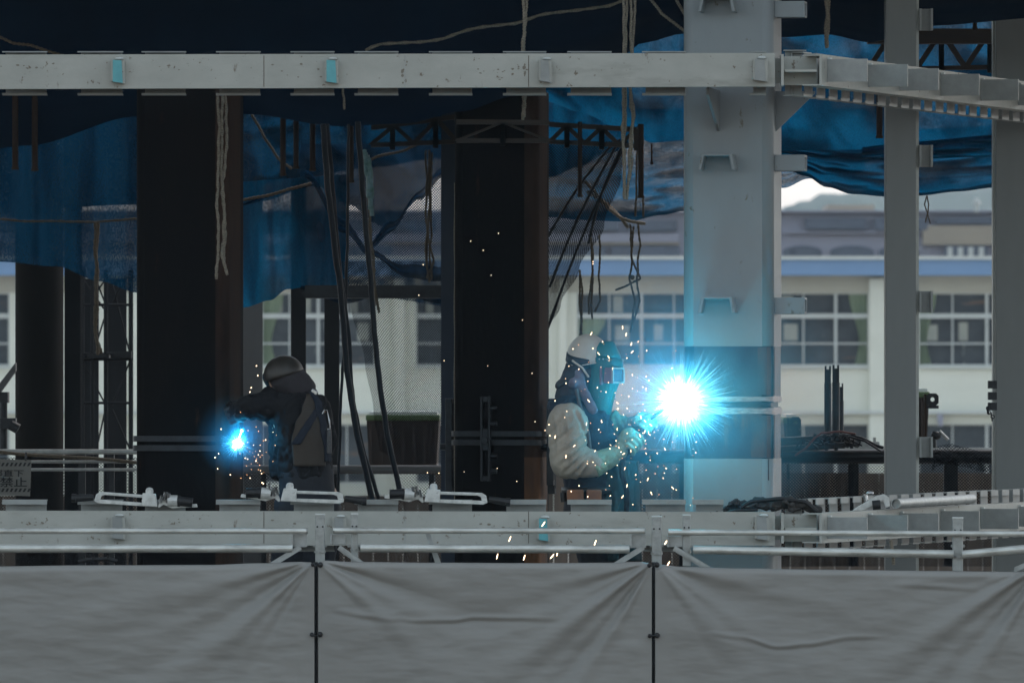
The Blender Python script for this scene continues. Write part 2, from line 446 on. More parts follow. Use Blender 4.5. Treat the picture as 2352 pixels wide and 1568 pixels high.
# ================================================================== SETTING
def lerp_list(pts, x):
    if x <= pts[0][0]: return pts[0][1]
    for (a, b), (c, d) in zip(pts, pts[1:]):
        if x <= c:
            t = (x - a) / (c - a); t = t * t * (3 - 2 * t) if len(pts) > 3 else t
            return b + (d - b) * t
    return pts[-1][1]

m = MB(); m.grid(lambda u, v: Vector((-2500 + 5000 * u, -200 + 2500 * v, -2.5)), 20, 20, False)
one('ground', m, M['ground'], 'flat brown earth of the building site and beyond', 'ground', kind='structure')
m = MB(); m.grid(lambda u, v: Vector((-400 + 800 * u, 30 + 129.4 * v, -2.496)), 4, 4, False); one('bounce_yard', m, M['yard'], 'pale yard added before the school to bounce light onto its wall', 'yard', kind='structure')  # pale ground added to bounce light onto the school wall
m = MB(); m.box((0, 3.6, -.2), (22, 10.4, .4)); 
for x in (-9, -4.5, 0, 4.5, 9):
    for y in (-1.2, 8.2): m.box((x, y, -1.45), (.35, .35, 2.1))
one('work_deck', m, M['deck'], 'grey concrete work deck the welders stand on', 'deck', kind='structure')
m = MB(); m.box((-.4, 2.6, 4.6), (19, 7.6, .3))  # unseen slab added overhead to shade the frame from the sky
for x in (-7, -3.5, 0, 3.5, 7): m.box((x, 2.85, 4.33), (.2, 7.0, .24))
one('shade_floor', m, M['deck'], 'unseen floor slab over the welders, added to keep off sky light', 'floor', kind='structure')

# hill, far away
def hill_h(px):
    return lerp_list([(-900, 470), (700, 500), (1500, 505), (1760, 500), (1840, 466), (1890, 451), (1960, 444), (2080, 440), (2250, 425), (2600, 380), (3300, 420)], px)
def hf(u, v):
    px = -900 + 4200 * u; top = hill_h(px); p = P(px, top, 1500)
    hz = p.z + 2.5; k = math.sin(v * math.pi)
    q = Vector((p.x, p.y - 220 + 440 * v, -2.5 + hz * k))
    q.z += k * (1.6 * fbm((q.x * .09, q.y * .09, 0), 1, 4))
    return q
m = MB(); m.grid(hf, 420, 24)
one('hill', m, M['hill'], 'hazy wooded hill on the skyline', 'hill', kind='structure')

# second, farther building
D2 = 300
b2 = thing('far_building', 'mauve grey building with arched windows and beige bands under the hill', 'building', P(1500, 1000, D2))
m = MB(); m.pb(-500, 2900, 487, 1120, D2, 14); m.build('wall', M['bldg2'], b2)
m = MB(); m.pb(-500, 2900, 483, 487.6, D2 - .5, 15); m.pb(-500, 1560, 536, 556, D2 - .35, .34); m.pb(1800, 2900, 531, 536, D2 - .3, .29); m.build('ledge', M['bldg2'], b2)
m = MB(); m.pb(-500, 1560, 556, 562, D2 - .28, .27); m.pb(2120, 2300, 518, 562, D2 - .42, .41); m.build('beige_band', M['bldg2b'], b2)
m = MB(); m.pb(1900, 2008, 470, 483, D2 + 4, 5); m.build('roof_house', M['bldg2b'], b2)
for x0, x1 in ((1798, 1888), (1907, 2007), (2018, 2110), (1440, 1530)):
    n = 14; cx = (x0 + x1) / 2; out = [P(x0, 592, D2 - .12), P(x0, 578, D2 - .12)]
    for k in range(1, n):
        a = math.pi * k / n; out.append(P(cx - (x1 - x0) / 2 * math.cos(a), 578 - 14 * math.sin(a), D2 - .12))
    out += [P(x1, 578, D2 - .12), P(x1, 592, D2 - .12)]
    m = MB(); m.prism(out, (0, .11, 0)); m.build('arched_window', M['dkglass'], b2)
for x0, x1, y0, y1 in ((1850, 1990, 502, 526), (2010, 2130, 502, 528), (2150, 2290, 500, 514), (1270, 1390, 566, 592), (1405, 1560, 566, 592), (1270, 1420, 506, 530), (1440, 1555, 506, 530), (560, 760, 504, 530), (800, 1000, 504, 530), (600, 900, 566, 590), (-60, 200, 504, 530), (2170, 2268, 566, 592)):
    m = MB(); m.pb(x0, x1, y0, y1, D2 - .44, .42); f = m.build('window', M['dkglass'], b2)
    if x0 == 2170:
        m = MB()
        for k in range(4): m.pb(2176 + 24 * k, 2188 + 24 * k, 567, 591, D2 - .5, .05)
        m.build('blind', M['frame'], f)
one('roof_mast', MB().cyl(P(2243, 487, D2 - 2), P(2243, 455, D2 - 2), .08).cyl(P(2243, 470, D2 - 2), P(2243, 462, D2 - 2), .16), M['frame'], 'thin white mast standing on the roof of the far building', 'mast')

# school across the yard
D1 = 200
sc = thing('school_building', 'off white school block with pale blue roof fascia and rows of wide windows', 'building', P(1500, 1243, D1))
WIN = [(-260, 22), (600, 862), (955, 1252), (1325, 1994), (2109, 2740)]
m = MB()
rows = [(672, 840), (973, 1110)]
m.pb(-400, 2900, 847, 943, D1, .5); m.pb(-400, 2900, 950, 973, D1, .5); m.pb(-400, 2900, 1110, 1243, D1, .5)
xs = [-400] + [q for w_ in WIN for q in w_] + [2900]
for a, b in zip(xs[::2], xs[1::2]):
    for y0, y1 in rows: m.pb(a, b, y0, y1 + (7 if y1 == 840 else 0), D1, .5)
for x0, x1 in ((1997, 2031), (1284, 1302), (905, 930), (300, 334)): m.pb(x0, x1, 640, 1243, D1 - .25, .24)
for x0, x1 in WIN: m.pb(x0, x1, 840, 847, D1 + .01, .5)
m.pb(-400, 2900, 600, 1243, D1 + 6, .3)
m.build('wall', M['wall'], sc)
m = MB(); m.pb(-400, 2900, 632, 672, D1 + .02, 6); m.build('upper_wall', M['soffit'], sc)
m = MB(); m.pb(-400, 2900, 596, 632, D1 - .9, 7); m.build('roof_fascia', M['blueband'], sc)
m = MB(); m.pb(-400, 2900, 588, 596, D1 - 1.0, 7); m.build('roof_coping', M['frame'], sc)
m = MB(); m.pb(-400, 2900, 943, 950, D1 - .35, .85)
for x0, x1 in WIN: m.pb(x0 - 4, x1 + 4, 841, 846, D1 - .12, .12)
m.build('ledge', M['frame'], sc)
for (x0, x1) in WIN:
    n = max(2, round((x1 - x0) / 74.4)); ms = [x0 + (x1 - x0) * k / n for k in range(n + 1)]
    for ri, (y0, y1) in enumerate(rows):
        m = MB(); m.pb(x0, x1, y0, y0 + 3.5, D1 + .1, .12); m.pb(x0, x1, y1 - 3.5, y1, D1 + .1, .12)
        for k, x in enumerate(ms):
            h = 3.2 if k % 2 == 0 else 1.5
            m.pb(x - h, x + h, y0 + 3.5, y1 - 3.5, D1 + .1, .1)
        if ri == 0:
            m.pb(x0, x1, 720, 731, D1 + .08, .09); m.pb(x0, x1, 787, 790.5, D1 + .12, .08)
        f = m.build('window', M['frame'], sc)
        m = MB(); m.pb(x0, x1, y0, y1, D1 + .3, .04); m.build('pane', M['room'], f)
        if ri == 0:
            rg = random.Random(int(x0))
            for k in range(n):      # papers and boards stuck to the inside of the glass
                if rg.random() < .45:
                    a = ms[k] + rg.uniform(8, 30); MB().pb(a, a + rg.uniform(12, 34), 738 + rg.uniform(0, 10), 782, D1 + .24, .03).build('notice_paper', M['blind'], f)
                if rg.random() < .5:
                    a = ms[k] + rg.uniform(8, 34); MB().pb(a, a + rg.uniform(14, 30), 680, 718, D1 + .24, .03).build('notice_paper', M['blind'], f)
        def curtain(xa, xb, ya, yb, lean):
            def g(u, v):
                nar = 1 - .55 * math.sin(v * math.pi * .75) ** 2
                x = (xa + (xb - xa) * u * nar) if lean > 0 else (xb - (xb - xa) * (1 - u) * nar)
                p = P(x, ya + (yb - ya) * v, D1 + .2); p.y += .03 * math.sin(u * 40); return p
            c = MB(); c.grid(g, 60, 14); c.build('curtain', M['curtain'], f)
        if ri == 0:
            if x0 == 1325: curtain(1328, 1392, 732, 838, 1); curtain(1950, 1992, 675, 838, -1)
            if x0 == 2109: curtain(2112, 2150, 675, 838, 1)
            if x0 == 600: curtain(602, 650, 675, 838, 1)
            if x0 == 955: curtain(1205, 1250, 675, 838, -1)
for x in (1917, 2160, 1640, 1330, 990): 
    m = MB(); m.pb(x - 6, x + 6, 951, 972, D1 - .5, .35); m.cyl(P(x, 968, D1 - .6), P(x + 2, 978, D1 - .6), .05); one('wall_vent_hood', m, M['bldg2'], 'grey metal vent hood on the school wall under the ledge', 'vent hood', 'vent hoods on the school wall')

# brown board fence and skips between the deck and the school
m = MB()
for k in range(52):
    x = 1000 + 34 * k; m.pb(x, x + 33, 1086 + random.uniform(-.6, .6), 2050, 62 + .02 * (k % 2), .04)
m.pb(1000, 2768, 1110, 1122, 62.05, .06)
one('hoarding_fence', m, M['board'], 'low fence of brown boards behind the netted rail on the right', 'fence')
m = MB()
for k in range(42):
    x = -400 + 34 * k; m.pb(x, x + 33, 1138 + random.uniform(-.6, .6), 2020, 64 + .02 * (k % 2), .04)
m.pb(-400, 1000, 1150, 1160, 64.05, .06)
one('hoarding_fence', m, M['board'], 'low fence of dark brown boards low behind the left side rails', 'fence')

def skip(x0, x1, y0, y1, d, label):
    t = thing('waste_skip', label, 'skip', P((x0 + x1) / 2, y1, d), 'green topped skips behind the deck')
    a = P(x0, y0, d); b = P(x1, y1, d); dp = 1.4
    m = MB(); m.prism([P(x0, y0 + 14, d), P(x1, y0 + 14, d), P(x1 - 6, y1, d), P(x0 + 6, y1, d)], (0, dp, 0))
    n = max(2, int((x1 - x0) / 26))
    for k in range(n + 1):
        x = x0 + 6 + (x1 - x0 - 16) * k / n; m.pb(x, x + 5, y0 + 22, y1 - 4, d - .03, .03)
    m.build('tub', M['binbrown'], t)
    m = MB(); m.pb(x0 - 2, x1 + 2, y0, y0 + 14, d - .03, dp + .06); m.build('cover', M['green'], t, bevel=.01)
    m = MB(); m.pb(x0 + 6, x1 - 4, y0 - 7, y0, d + .02, dp * .6); m.build('load', M['frame'], t)
skip(842, 1008, 952, 1075, 50, 'wide brown skip with a lime green cover behind the black net')
skip(1800, 1832, 958, 1060, 52, 'brown skip with a green cover just right of the welded column')
skip(2100, 2134, 899, 1040, 51, 'tall brown skip with green top between the two grey posts')
def lug(x0, x1, y0, y1, d, hx, hy, label):
    t = thing('lug_plate', label, 'steel plate', P(x0, y1, d))
    m = MB(); z = d; r = 5.0; n = 12
    sq = [(x0, y0), (x1, y0), (x1, y1), (x0, y1)]
    # plate with a real round hole
    vs = []; fs = []
    for k in range(n):
        a = 2 * math.pi * k / n; c, s_ = math.cos(a), math.sin(a)
        q = max(abs(c) , abs(s_)); ex = hx + c / q * min(x1 - hx, hx - x0); ey = hy + s_ / q * min(y1 - hy, hy - y0)
        vs += [P(hx + r * c, hy + r * s_, z), P(ex, ey, z)]
    for k in range(n):
        a = 2 * k; b = 2 * ((k + 1) % n); fs.append((a, a + 1, b + 1, b))
    m.add(vs, fs); m.add([v + Vector((0, .02, 0)) for v in vs], fs)
    h = min(y1 - hy, hy - y0); wq = min(x1 - hx, hx - x0)
    if hy + h < y1 - 1: m.pb(x0, x1, hy + h, y1, z, .02)
    if hy - h > y0 + 1: m.pb(x0, x1, y0, hy - h, z, .02)
    if hx - wq > x0 + 1: m.pb(x0, hx - wq, hy - h, hy + h, z, .02)
    if hx + wq < x1 - 1: m.pb(hx + wq, x1, hy - h, hy + h, z, .02)
    m.build('plate', M['darksteel'], t)
    m = MB(); m.pb(x0 - 5, x0, y0 + 2, y1 + 90, z - .01, .05); m.build('stalk', M['rust2'], t)
lug(2128, 2156, 903, 938, 46, 2142, 917, 'dark lug plate with a round hole right of the first grey post')
lug(1813, 1840, 957, 1010, 46, 1827, 972, 'dark lug plate with a round hole beside the welded column')

# ================================================================== STRUCTURE
def rounded_rect(w_, d_, r, n=6):
    out = []
    for cx, cy, a0 in ((w_ / 2 - r, d_ / 2 - r, 0), (-w_ / 2 + r, d_ / 2 - r, 90), (-w_ / 2 + r, -d_ / 2 + r, 180), (w_ / 2 - r, -d_ / 2 + r, 270)):
        for k in range(n + 1):
            a = R(a0 + 90 * k / n); out.append(Vector((cx + r * math.cos(a), cy + r * math.sin(a), 0)))
    return out
def shaft(mb, w_, r, z0, z1, inset=0):
    ring = rounded_rect(w_ - 2 * inset, w_ - 2 * inset, r)
    n = len(ring)
    a = [p + Vector((0, 0, z0)) for p in ring]; b = [p + Vector((0, 0, z1)) for p in ring]
    mb.loft([a, b], smooth=False)
    # rounded corners shade smoothly
    for i in range(len(mb.s) - n - 2, len(mb.s) - 2):
        k = (i - (len(mb.s) - n - 2)) % 7
        mb.s[i] = k != 6
    return mb
def zz(py, d): return HZ + (878 - py) * d / F

def corner_strip(t, w_, z0, z1, a0, a1, mt, name, front=0.0, side=0.0, r=.055):
    """thin curved coat on the right front corner of a column"""
    h = w_ / 2 + .002; pts = []
    if front: pts += [Vector((h - r - front, -h, 0)), Vector((h - r - front / 2, -h, 0))]
    for k in range(7):
        a = R(a0 + (a1 - a0) * k / 6); pts.append(Vector((h - r + r * math.cos(a), -h + r + r * math.sin(a), 0)))
    if side: pts.append(Vector((h, -h + r + side, 0)))
    m = MB(); nz_ = max(2, int((z1 - z0) / .08)); rows = []
    for j in range(nz_ + 1):
        z = z0 + (z1 - z0) * j / nz_
        rows.append([p + Vector((.006 * fbm((z * 5, i0, 2), 1, 2) if 0 < i0 < 1 else 0, 0, z)) for i0, p in enumerate(pts)])
    m.loft(rows, closed=False); return m.build(name, mt, t)
# --- the welded grey column
dC = 40.05; TH = R(-8)
c0 = P(1683, 1578, dC); c0.z = 0
WCOL = .462
col1 = thing('steel_column', 'pale grey square steel column being welded, bare steel band at its joint', 'column', c0, rz=TH, local=True)
df = dC - .23
zb0, zb1 = zz(1053, df), zz(795, df); zs = zz(929, df)
m = MB(); shaft(m, WCOL, .055, zb1, 4.45); m.build('upper_shaft', M['column'], col1)
m = MB(); shaft(m, WCOL, .055, 0, zb0); m.build('lower_shaft', M['column'], col1)
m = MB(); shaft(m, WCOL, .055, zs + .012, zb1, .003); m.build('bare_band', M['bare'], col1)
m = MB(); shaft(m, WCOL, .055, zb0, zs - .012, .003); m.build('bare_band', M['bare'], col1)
m = MB(); shaft(m, WCOL, .045, zs - .012, zs + .012, .016); m.build('weld_groove', M['darksteel'], col1)
for a, b in ((zs + .016, zs + .042), (zs - .048, zs - .016)):
    m = MB(); ring = rounded_rect(WCOL + .004, WCOL + .004, .055, 10); n = len(ring)
    lo = []; hi = []
    for k, p in enumerate(ring):
        j = .004 * fbm((p.x * 20, p.y * 20, a), 1, 2); lo.append(p + Vector((0, 0, a + j))); hi.append(p + Vector((0, 0, b - j)))
    m.loft([lo, hi], smooth=False, caps=False); m.build('ground_seam_edge', M['bright'], col1)
for a, b in ((zb0, zs - .05), (zs + .044, zb1)):
    corner_strip(col1, WCOL + .0006, a + .006, b - .006, 270, 290, M['rustbloom'], 'rust_bloom', .06 if a == zb0 else .025)
    corner_strip(col1, WCOL, a + .004, b - .004, 292, 318, M['rustedge'], 'rust_streak')
    corner_strip(col1, WCOL, a + .004, b - .004, 346, 360, M['rustedge'], 'rust_streak', 0, .03)
corner_strip(col1, WCOL, zb0 - .11, zb0 - .002, 299, 306, M['rustedge'], 'rust_streak')
# channel steps: three on the front, three on the right hand side
def step_front(z1):
    m = MB(); h = .083; L = .13; t = .012; y1 = -WCOL / 2
    x0, x1 = -.125, .04
    # C shape opening downwards with leaning legs, as seen end on
    out = [(x0 - .012, 0), (x0 + .004, h), (x1 - .004, h), (x1 + .012, 0), (x1 - .004, 0), (x1 - .018, h - t), (x0 + .018, h - t), (x0 + .004, 0)]
    m.prism([Vector((x, y1, z1 - h + z)) for x, z in out], (0, -L, 0)); return m
for py in (-10, 353, 681):
    step_front(zz(py, df - .1)).build('step_bracket', M['column'], col1, bevel=.003)
def step_side(z1):
    m = MB(); h = .083; L = .155; t = .012; x0 = WCOL / 2
    y0, y1 = -.16, -.04
    out = [(y0, 0), (y0, h), (y1, h), (y1, 0), (y1 - t, 0), (y1 - t, h - t), (y0 + t, h - t), (y0 + t, 0)]
    m.prism([Vector((x0, y, z1 - h + z)) for y, z in out], (L, 0, 0)); m.box((x0 + L - .008, (y0 + y1) / 2, z1 - h + .006), (.012, y1 - y0 - 2 * t, .01)); return m
for py in (2, 355, 683):
    step_side(zz(py, df)).build('step_bracket', M['column'], col1, bevel=.003)
# gusset plates carrying the front beam
m = MB(); zt = zz(203, 39.5); zl = zz(298, 39.6)
y1 = -WCOL / 2
m.prism([Vector((-.055, y1, zt)), Vector((-.055, y1 - .48, zt)), Vector((-.055, y1 - .48, zt - .04)), Vector((-.055, y1, zl))], (.014, 0, 0))
m.prism([Vector((WCOL / 2, -.10, zt)), Vector((WCOL / 2 + .20, -.10, zt)), Vector((WCOL / 2 + .20, -.10, zt - .012)), Vector((WCOL / 2, -.10, zl))], (0, .014, 0))
m.build('gusset_plate', M['column'], col1)

# --- two dark columns on the left
def dark_column(cx, d, w_, label, rz, top):
    c = P(cx, 1578, d); c.z = 0
    t = thing('steel_column', label, 'column', c, rz=rz, local=True)
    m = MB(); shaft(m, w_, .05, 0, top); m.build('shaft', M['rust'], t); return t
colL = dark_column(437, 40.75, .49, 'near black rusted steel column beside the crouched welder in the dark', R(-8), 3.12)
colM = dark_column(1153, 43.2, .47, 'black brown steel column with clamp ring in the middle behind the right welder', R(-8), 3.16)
def clamp_ring(t, d, w_, py, h=.078, mt='darksteel'):
    z = zz(py, d)
    for k in (0, 1):
        ring = rounded_rect(w_ + .035, w_ + .035, .06); m = MB()
        a = [p + Vector((0, 0, z - h / 2 + k * h * .62)) for p in ring]; b = [p + Vector((0, 0, z - h / 2 + k * h * .62 + h * .38)) for p in ring]
        m.loft([a, b], smooth=False); m.build('clamp_band', M[mt], t)
corner_strip(colL, .49, .3, 3.1, 270, 360, M['rustbrown'], 'rust_bloom', .02, .3, .05)
corner_strip(colM, .47, 1.15, 3.14, 270, 360, M['rustbrown'], 'rust_bloom', .03, .3, .05)
corner_strip(colM, .47, .3, 1.15, 270, 360, M['rustedge'], 'rust_bloom', .03, .3, .05)
clamp_ring(colL, 40.5, .49, 1018)
clamp_ring(colM, 42.95, .47, 1006)
def splice(t, x, y, z0, z1, ax):
    """slotted erection clamp plate with bolts"""
    w_ = .055; L = z1 - z0; e = .012
    def q(a, b, c): return Vector((x + (a if ax == 'x' else b), y + (b if ax == 'x' else a), c))
    m = MB()
    def bx(a0, a1, c0, c1, b0=-.02, b1=.02):
        p = q(a0, b0, c0); r = q(a1, b1, c1); m.box((p + r) / 2, (abs(r.x - p.x), abs(r.y - p.y), abs(r.z - p.z)))
    bx(-w_ / 2, -w_ / 2 + e, z0, z1); bx(w_ / 2 - e, w_ / 2, z0, z1)
    for a, b in ((z0, z0 + .03), (z1 - .03, z1), (z0 + L * .36, z0 + L * .62)): bx(-w_ / 2 + e, w_ / 2 - e, a, b, -.018, .018)
    o = m.build('splice_clamp', M['darksteel'], t, bevel=.004)
    m = MB()
    for a in (.12, .3, .68, .86):
        p = q(w_ / 2, 0, z0 + L * a); s_ = q(w_ / 2 + .035, 0, z0 + L * a); m.cyl(p, s_, .014, n=8)
    p = q(0, -.05, z0 + L * .48); m.cyl(p, q(0, .02, z0 + L * .48), .018, n=8)
    m.build('bolt', M['darksteel'], o)
dd = 42.9
splice(colM, -.05, -.47 / 2 - .05, zz(1105, dd), zz(910, dd), 'x')
splice(colM, -.47 / 2 - .05, -.05, zz(1130, dd), zz(915, dd), 'y')
splice(colM, .47 / 2 + .05, -.05, zz(1135, dd), zz(915, dd), 'y')
splice(colM, .47 / 2 + .055, -.14, zz(1115, dd), zz(930, dd), 'y')

# --- right hand grey posts
def post(x0, x1, d, label, clips, flip=False):
    c = P((x0 + x1) / 2, 1578, d); c.z = 0
    t = thing('grey_post', label, 'post', c, 'grey square posts on the right')
    a = P(x0, 0, d); b = P(x1, 0, d); zt = 4.45; wd = b.x - a.x
    m = MB(); m.box(((a.x + b.x) / 2, a.y + wd / 2, zt / 2), (wd, wd, zt)); m.build('shaft', M['post'], t, bevel=.006)
    if flip: ex0, ex1 = a.x - .012, a.x
    else: ex0, ex1 = b.x, b.x + .016
    m = MB(); m.box(((ex0 + ex1) / 2, a.y + wd * .6, zt / 2), (ex1 - ex0, wd * .5, zt)); m.build('edge_strip', M['edge'], t)
    for (p0, p1) in clips:
        m = MB(); z0, z1 = zz(p1, d), zz(p0, d); xx = b.x + .016
        m.box((xx + .036, a.y + .05, (z0 + z1) / 2), (.072, .012, z1 - z0)); m.box((xx + .066, a.y + .02, (z0 + z1) / 2), (.012, .05, z1 - z0)); m.box((xx + .006, a.y + .02, (z0 + z1) / 2), (.012, .048, z1 - z0))
        m.build('side_clip', M['clip'], t)
post(2034, 2105, 41.9, 'grey steel post left of the two, with small clips on its right edge', [(20, 70), (333, 383), (668, 717), (1003, 1050)])
post(2287, 2368, 44.0, 'grey steel post cut by the right edge of the picture', [], True)

# --- front edge beams
dB = 39.2
CL_T = [(5, 108), (178, 282), (325, 427), (496, 598), (667, 768), (814, 915), (985, 1085), (1155, 1255), (1303, 1405), (1475, 1575), (1722, 1760)]
def front_beam(y0l, y1l, y0r, y1r, cy0, cy1, lip, tabs, label, clips):
    t = thing('edge_beam', label, 'beam', P(885, (y0l + y1l) / 2, dB), 'painted edge beams at the front')
    xa, xb = -70, 1780
    m = MB()
    m.prism([P(xa, y0l, dB), P(xb, y0r, dB), P(xb, y1r, dB), P(xa, y1l, dB)], (0, .012, 0)); m.build('web', M['beam'], t)
    for ya, yb in ((y0l, y0r), (y1l - 4, y1r - 4)):
        m = MB(); m.prism([P(xa, ya + .6, dB + .0125), P(xb, yb + .6, dB + .0125), P(xb, yb + 3.6, dB + .0125), P(xa, ya + 3.6, dB + .0125)], (0, .085, 0)); m.build('flange', M['beam'], t)
    for x0, x1 in clips:
        m = MB(); dc = dB + .17
        m.pb(x0 + 8, x1 - 1, cy0 + 2, cy1 - 2, dc, .006)
        m.pb(x0, x1, cy0, cy0 + 2, dc - .055, .06); m.pb(x0, x1, cy1 - 2, cy1, dc - .055, .06)
        m.pb(x0, x1, cy0 + 2, cy0 + 2 + lip, dc - .055, .004); m.pb(x0, x1, cy1 - 2 - 3, cy1 - 2, dc - .055, .004)
        m.build('clip_channel', M['clip'], t)
    for x in (606, 1214, 930):     # plate joints
        MB().pb(x - .6, x + .9, y0l + 2, y1l - 5, dB - .0012, .001).build('plate_joint', M['galvflat'] if x == 930 else M['board'], t)
    rg = random.Random(int(y0l))
    for cx, cy, rx, ry, n_ in ((1150, .45, 60, 8, 9), (1205, .55, 8, 22, 6), (392, .35, 34, 9, 6), (930, .5, 6, 24, 6), (1440, .5, 40, 14, 5), (90, .4, 60, 16, 6), (690, .5, 70, 18, 7)):
        m = MB()
        for k in range(n_):
            qx = cx + rx * rg.uniform(-1, 1); qy = y0l + (y1l - y0l) * cy + ry * rg.uniform(-1, 1); a_ = rg.uniform(1.2, 4.5 if n_ > 5 else 2); e_ = rg.uniform(.35, 1) * (1.8 if rx < 10 else .7)
            m.prism([P(qx + a_ * math.cos(t_) * rg.uniform(.6, 1.2), qy + a_ * e_ * math.sin(t_) * rg.uniform(.6, 1.2), dB - .0008 - .00005 * k) for t_ in [2 * math.pi * j / 9 for j in range(9)]], (0, .0006, 0))
        m.build('stain', M['stain'], t)
    for x0, x1, ya, yb, kind in tabs:
        m = MB(); p0 = P(x0, ya, dB); p1 = P(x1, yb, dB)
        m.prism([P(x0 - 3, ya, dB), P(x0 + 1, ya - 1, dB - .07), P(x1, ya + 2, dB - .07), P(x1 + 5, ya + 3, dB), P(x1 + 5, yb + 3, dB), P(x1 + 3, yb, dB - .07), P(x0 + 1, yb - 4, dB - .07), P(x0 - 3, yb - 2, dB)][:8], (0, 0, 0)) if False else None
        # bent tab: a front plate standing off the web on a return leg
        m.prism([P(x0, ya, dB - .05), P(x1 - 2, ya + 1, dB - .05), P(x1 + 1, yb + 2, dB - .05), P(x0, yb - 1, dB - .05)], (0, .006, 0))
        m.build('tab', M['cyan'] if kind == 'c' else M['clip'], t, 'tab coloured cyan for arc light' if kind == 'c' else None)
        m = MB(); m.pb(x1 - 2, x1 + 5, ya + 2, yb + 3, dB - .044, .043); m.pb(x0 - 4, x0, ya, yb - 2, dB - .044, .043); m.build('tab_leg', M['beam'], t)
        m = MB(); m.ell(P((x0 + x1) / 2 + 4, ya - 3, dB - .01), (.022, .01, .008)); m.build('weld_blob', M['frame'], t)
    return t
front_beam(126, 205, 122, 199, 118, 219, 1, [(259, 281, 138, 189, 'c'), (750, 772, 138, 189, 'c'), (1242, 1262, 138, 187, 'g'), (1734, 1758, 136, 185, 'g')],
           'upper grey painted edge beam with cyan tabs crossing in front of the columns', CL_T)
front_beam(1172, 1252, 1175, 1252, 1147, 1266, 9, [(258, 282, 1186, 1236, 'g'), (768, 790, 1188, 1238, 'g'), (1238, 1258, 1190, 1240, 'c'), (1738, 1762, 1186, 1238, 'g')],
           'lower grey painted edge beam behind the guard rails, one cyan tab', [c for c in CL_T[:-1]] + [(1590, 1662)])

# --- beams running away on the right
g_dir = Vector((1.26, 3.58, 0)).normalized(); g_out = Vector((g_dir.y, -g_dir.x, 0))
def away_beam(yt, yb, cu, cd, label, up):
    o = P(1882, (yt + yb) / 2, dB); zt, zb = zz(yt, dB), zz(yb, dB); H = zt - zb; zc = (zt + zb) / 2
    t = thing('edge_beam', label, 'beam', o, 'painted edge beams running away on the right')
    L = 6.5
    def slab(s0, s1, o0, o1, z0, z1, mb):
        b = Vector((o.x, o.y, 0))
        q = [b + g_dir * s0 + g_out * o0, b + g_dir * s1 + g_out * o0, b + g_dir * s1 + g_out * o1, b + g_dir * s0 + g_out * o1]
        mb.prism([p + Vector((0, 0, z0)) for p in q], (0, 0, z1 - z0)); return mb
    m = MB(); slab(0, L, 0, .012, zb, zt, m); m.build('web', M['beam'], t)
    m = MB(); slab(0, L, -.09, -.0005, zt - .007, zt - .001, m); slab(0, L, -.09, -.0005, zb + .001, zb + .007, m); m.build('flange', M['beam'], t)
    for s in (.09, .8, 1.36, 2.12, 2.88, 3.62, 4.4, 5.15):          # flat plates standing out from the web
        m = MB(); slab(s, s + .012, .013, .222, zc - H * .36, zc + H * .36, m); m.build('fin_plate', M['clip'], t)
        m = MB(); slab(s + .005, s + .03, .013, .03, zc + H * .36, zc + H * .42, m); m.build('weld_blob', M['frame'], t)
    z0, z1 = zz(cd, dB), zz(cu, dB)
    for k in range(26):          # channel clips on the inner side
        s = .12 + k * .215
        m = MB(); slab(s, s + .135, -.185, -.18, z0, z1, m); slab(s, s + .135, -.18, -.12, z1 - .005, z1, m); slab(s, s + .135, -.18, -.12, z0, z0 + .005, m)
        slab(s, s + .135, -.1245, -.12, z1 - (.03 if up else .008), z1 - .005, m); slab(s, s + .135, -.1245, -.12, z0 + .005, z0 + (.014 if not up else .008), m)
        m.build('clip_channel', M['clip'], t)
    # H shaped corner piece joining the two beams
    a = P(1797, 0, dB); bq = P(1878, 0, dB)
    m = MB(); m.box((a.x, a.y + .06, zc), (.014, .16, H)); m.box(((a.x + bq.x) / 2 + .005, a.y + .12, zc), (bq.x - a.x - .012, .012, H * .92)); m.box(((a.x + bq.x) / 2 + .004, a.y + .058, zc - H * .02), (bq.x - a.x - .016, .11, .012))
    m.box((a.x - .035, a.y + .1, zc), (.055, .012, H * .8)); m.build('corner_piece', M['beam'], t)
    m = MB()
    for x0, x1 in ((1803, 1842),):
        m.pb(x0, x1, cu + 1, cd - 1, dB + .2, .006); m.pb(x0 - 3, x1 + 10, cu - 1, cu + 1, dB + .15, .055); m.pb(x0 - 3, x1, cd - 1, cd + 1, dB + .15, .055)
    m.build('clip_channel', M['clip'], t)
away_beam(125, 197, 116, 219, 'upper grey beam with flat fin plates running away to the right', False)
away_beam(1178, 1247, 1147, 1268, 'lower grey beam with flat fin plates running away to the right', True)

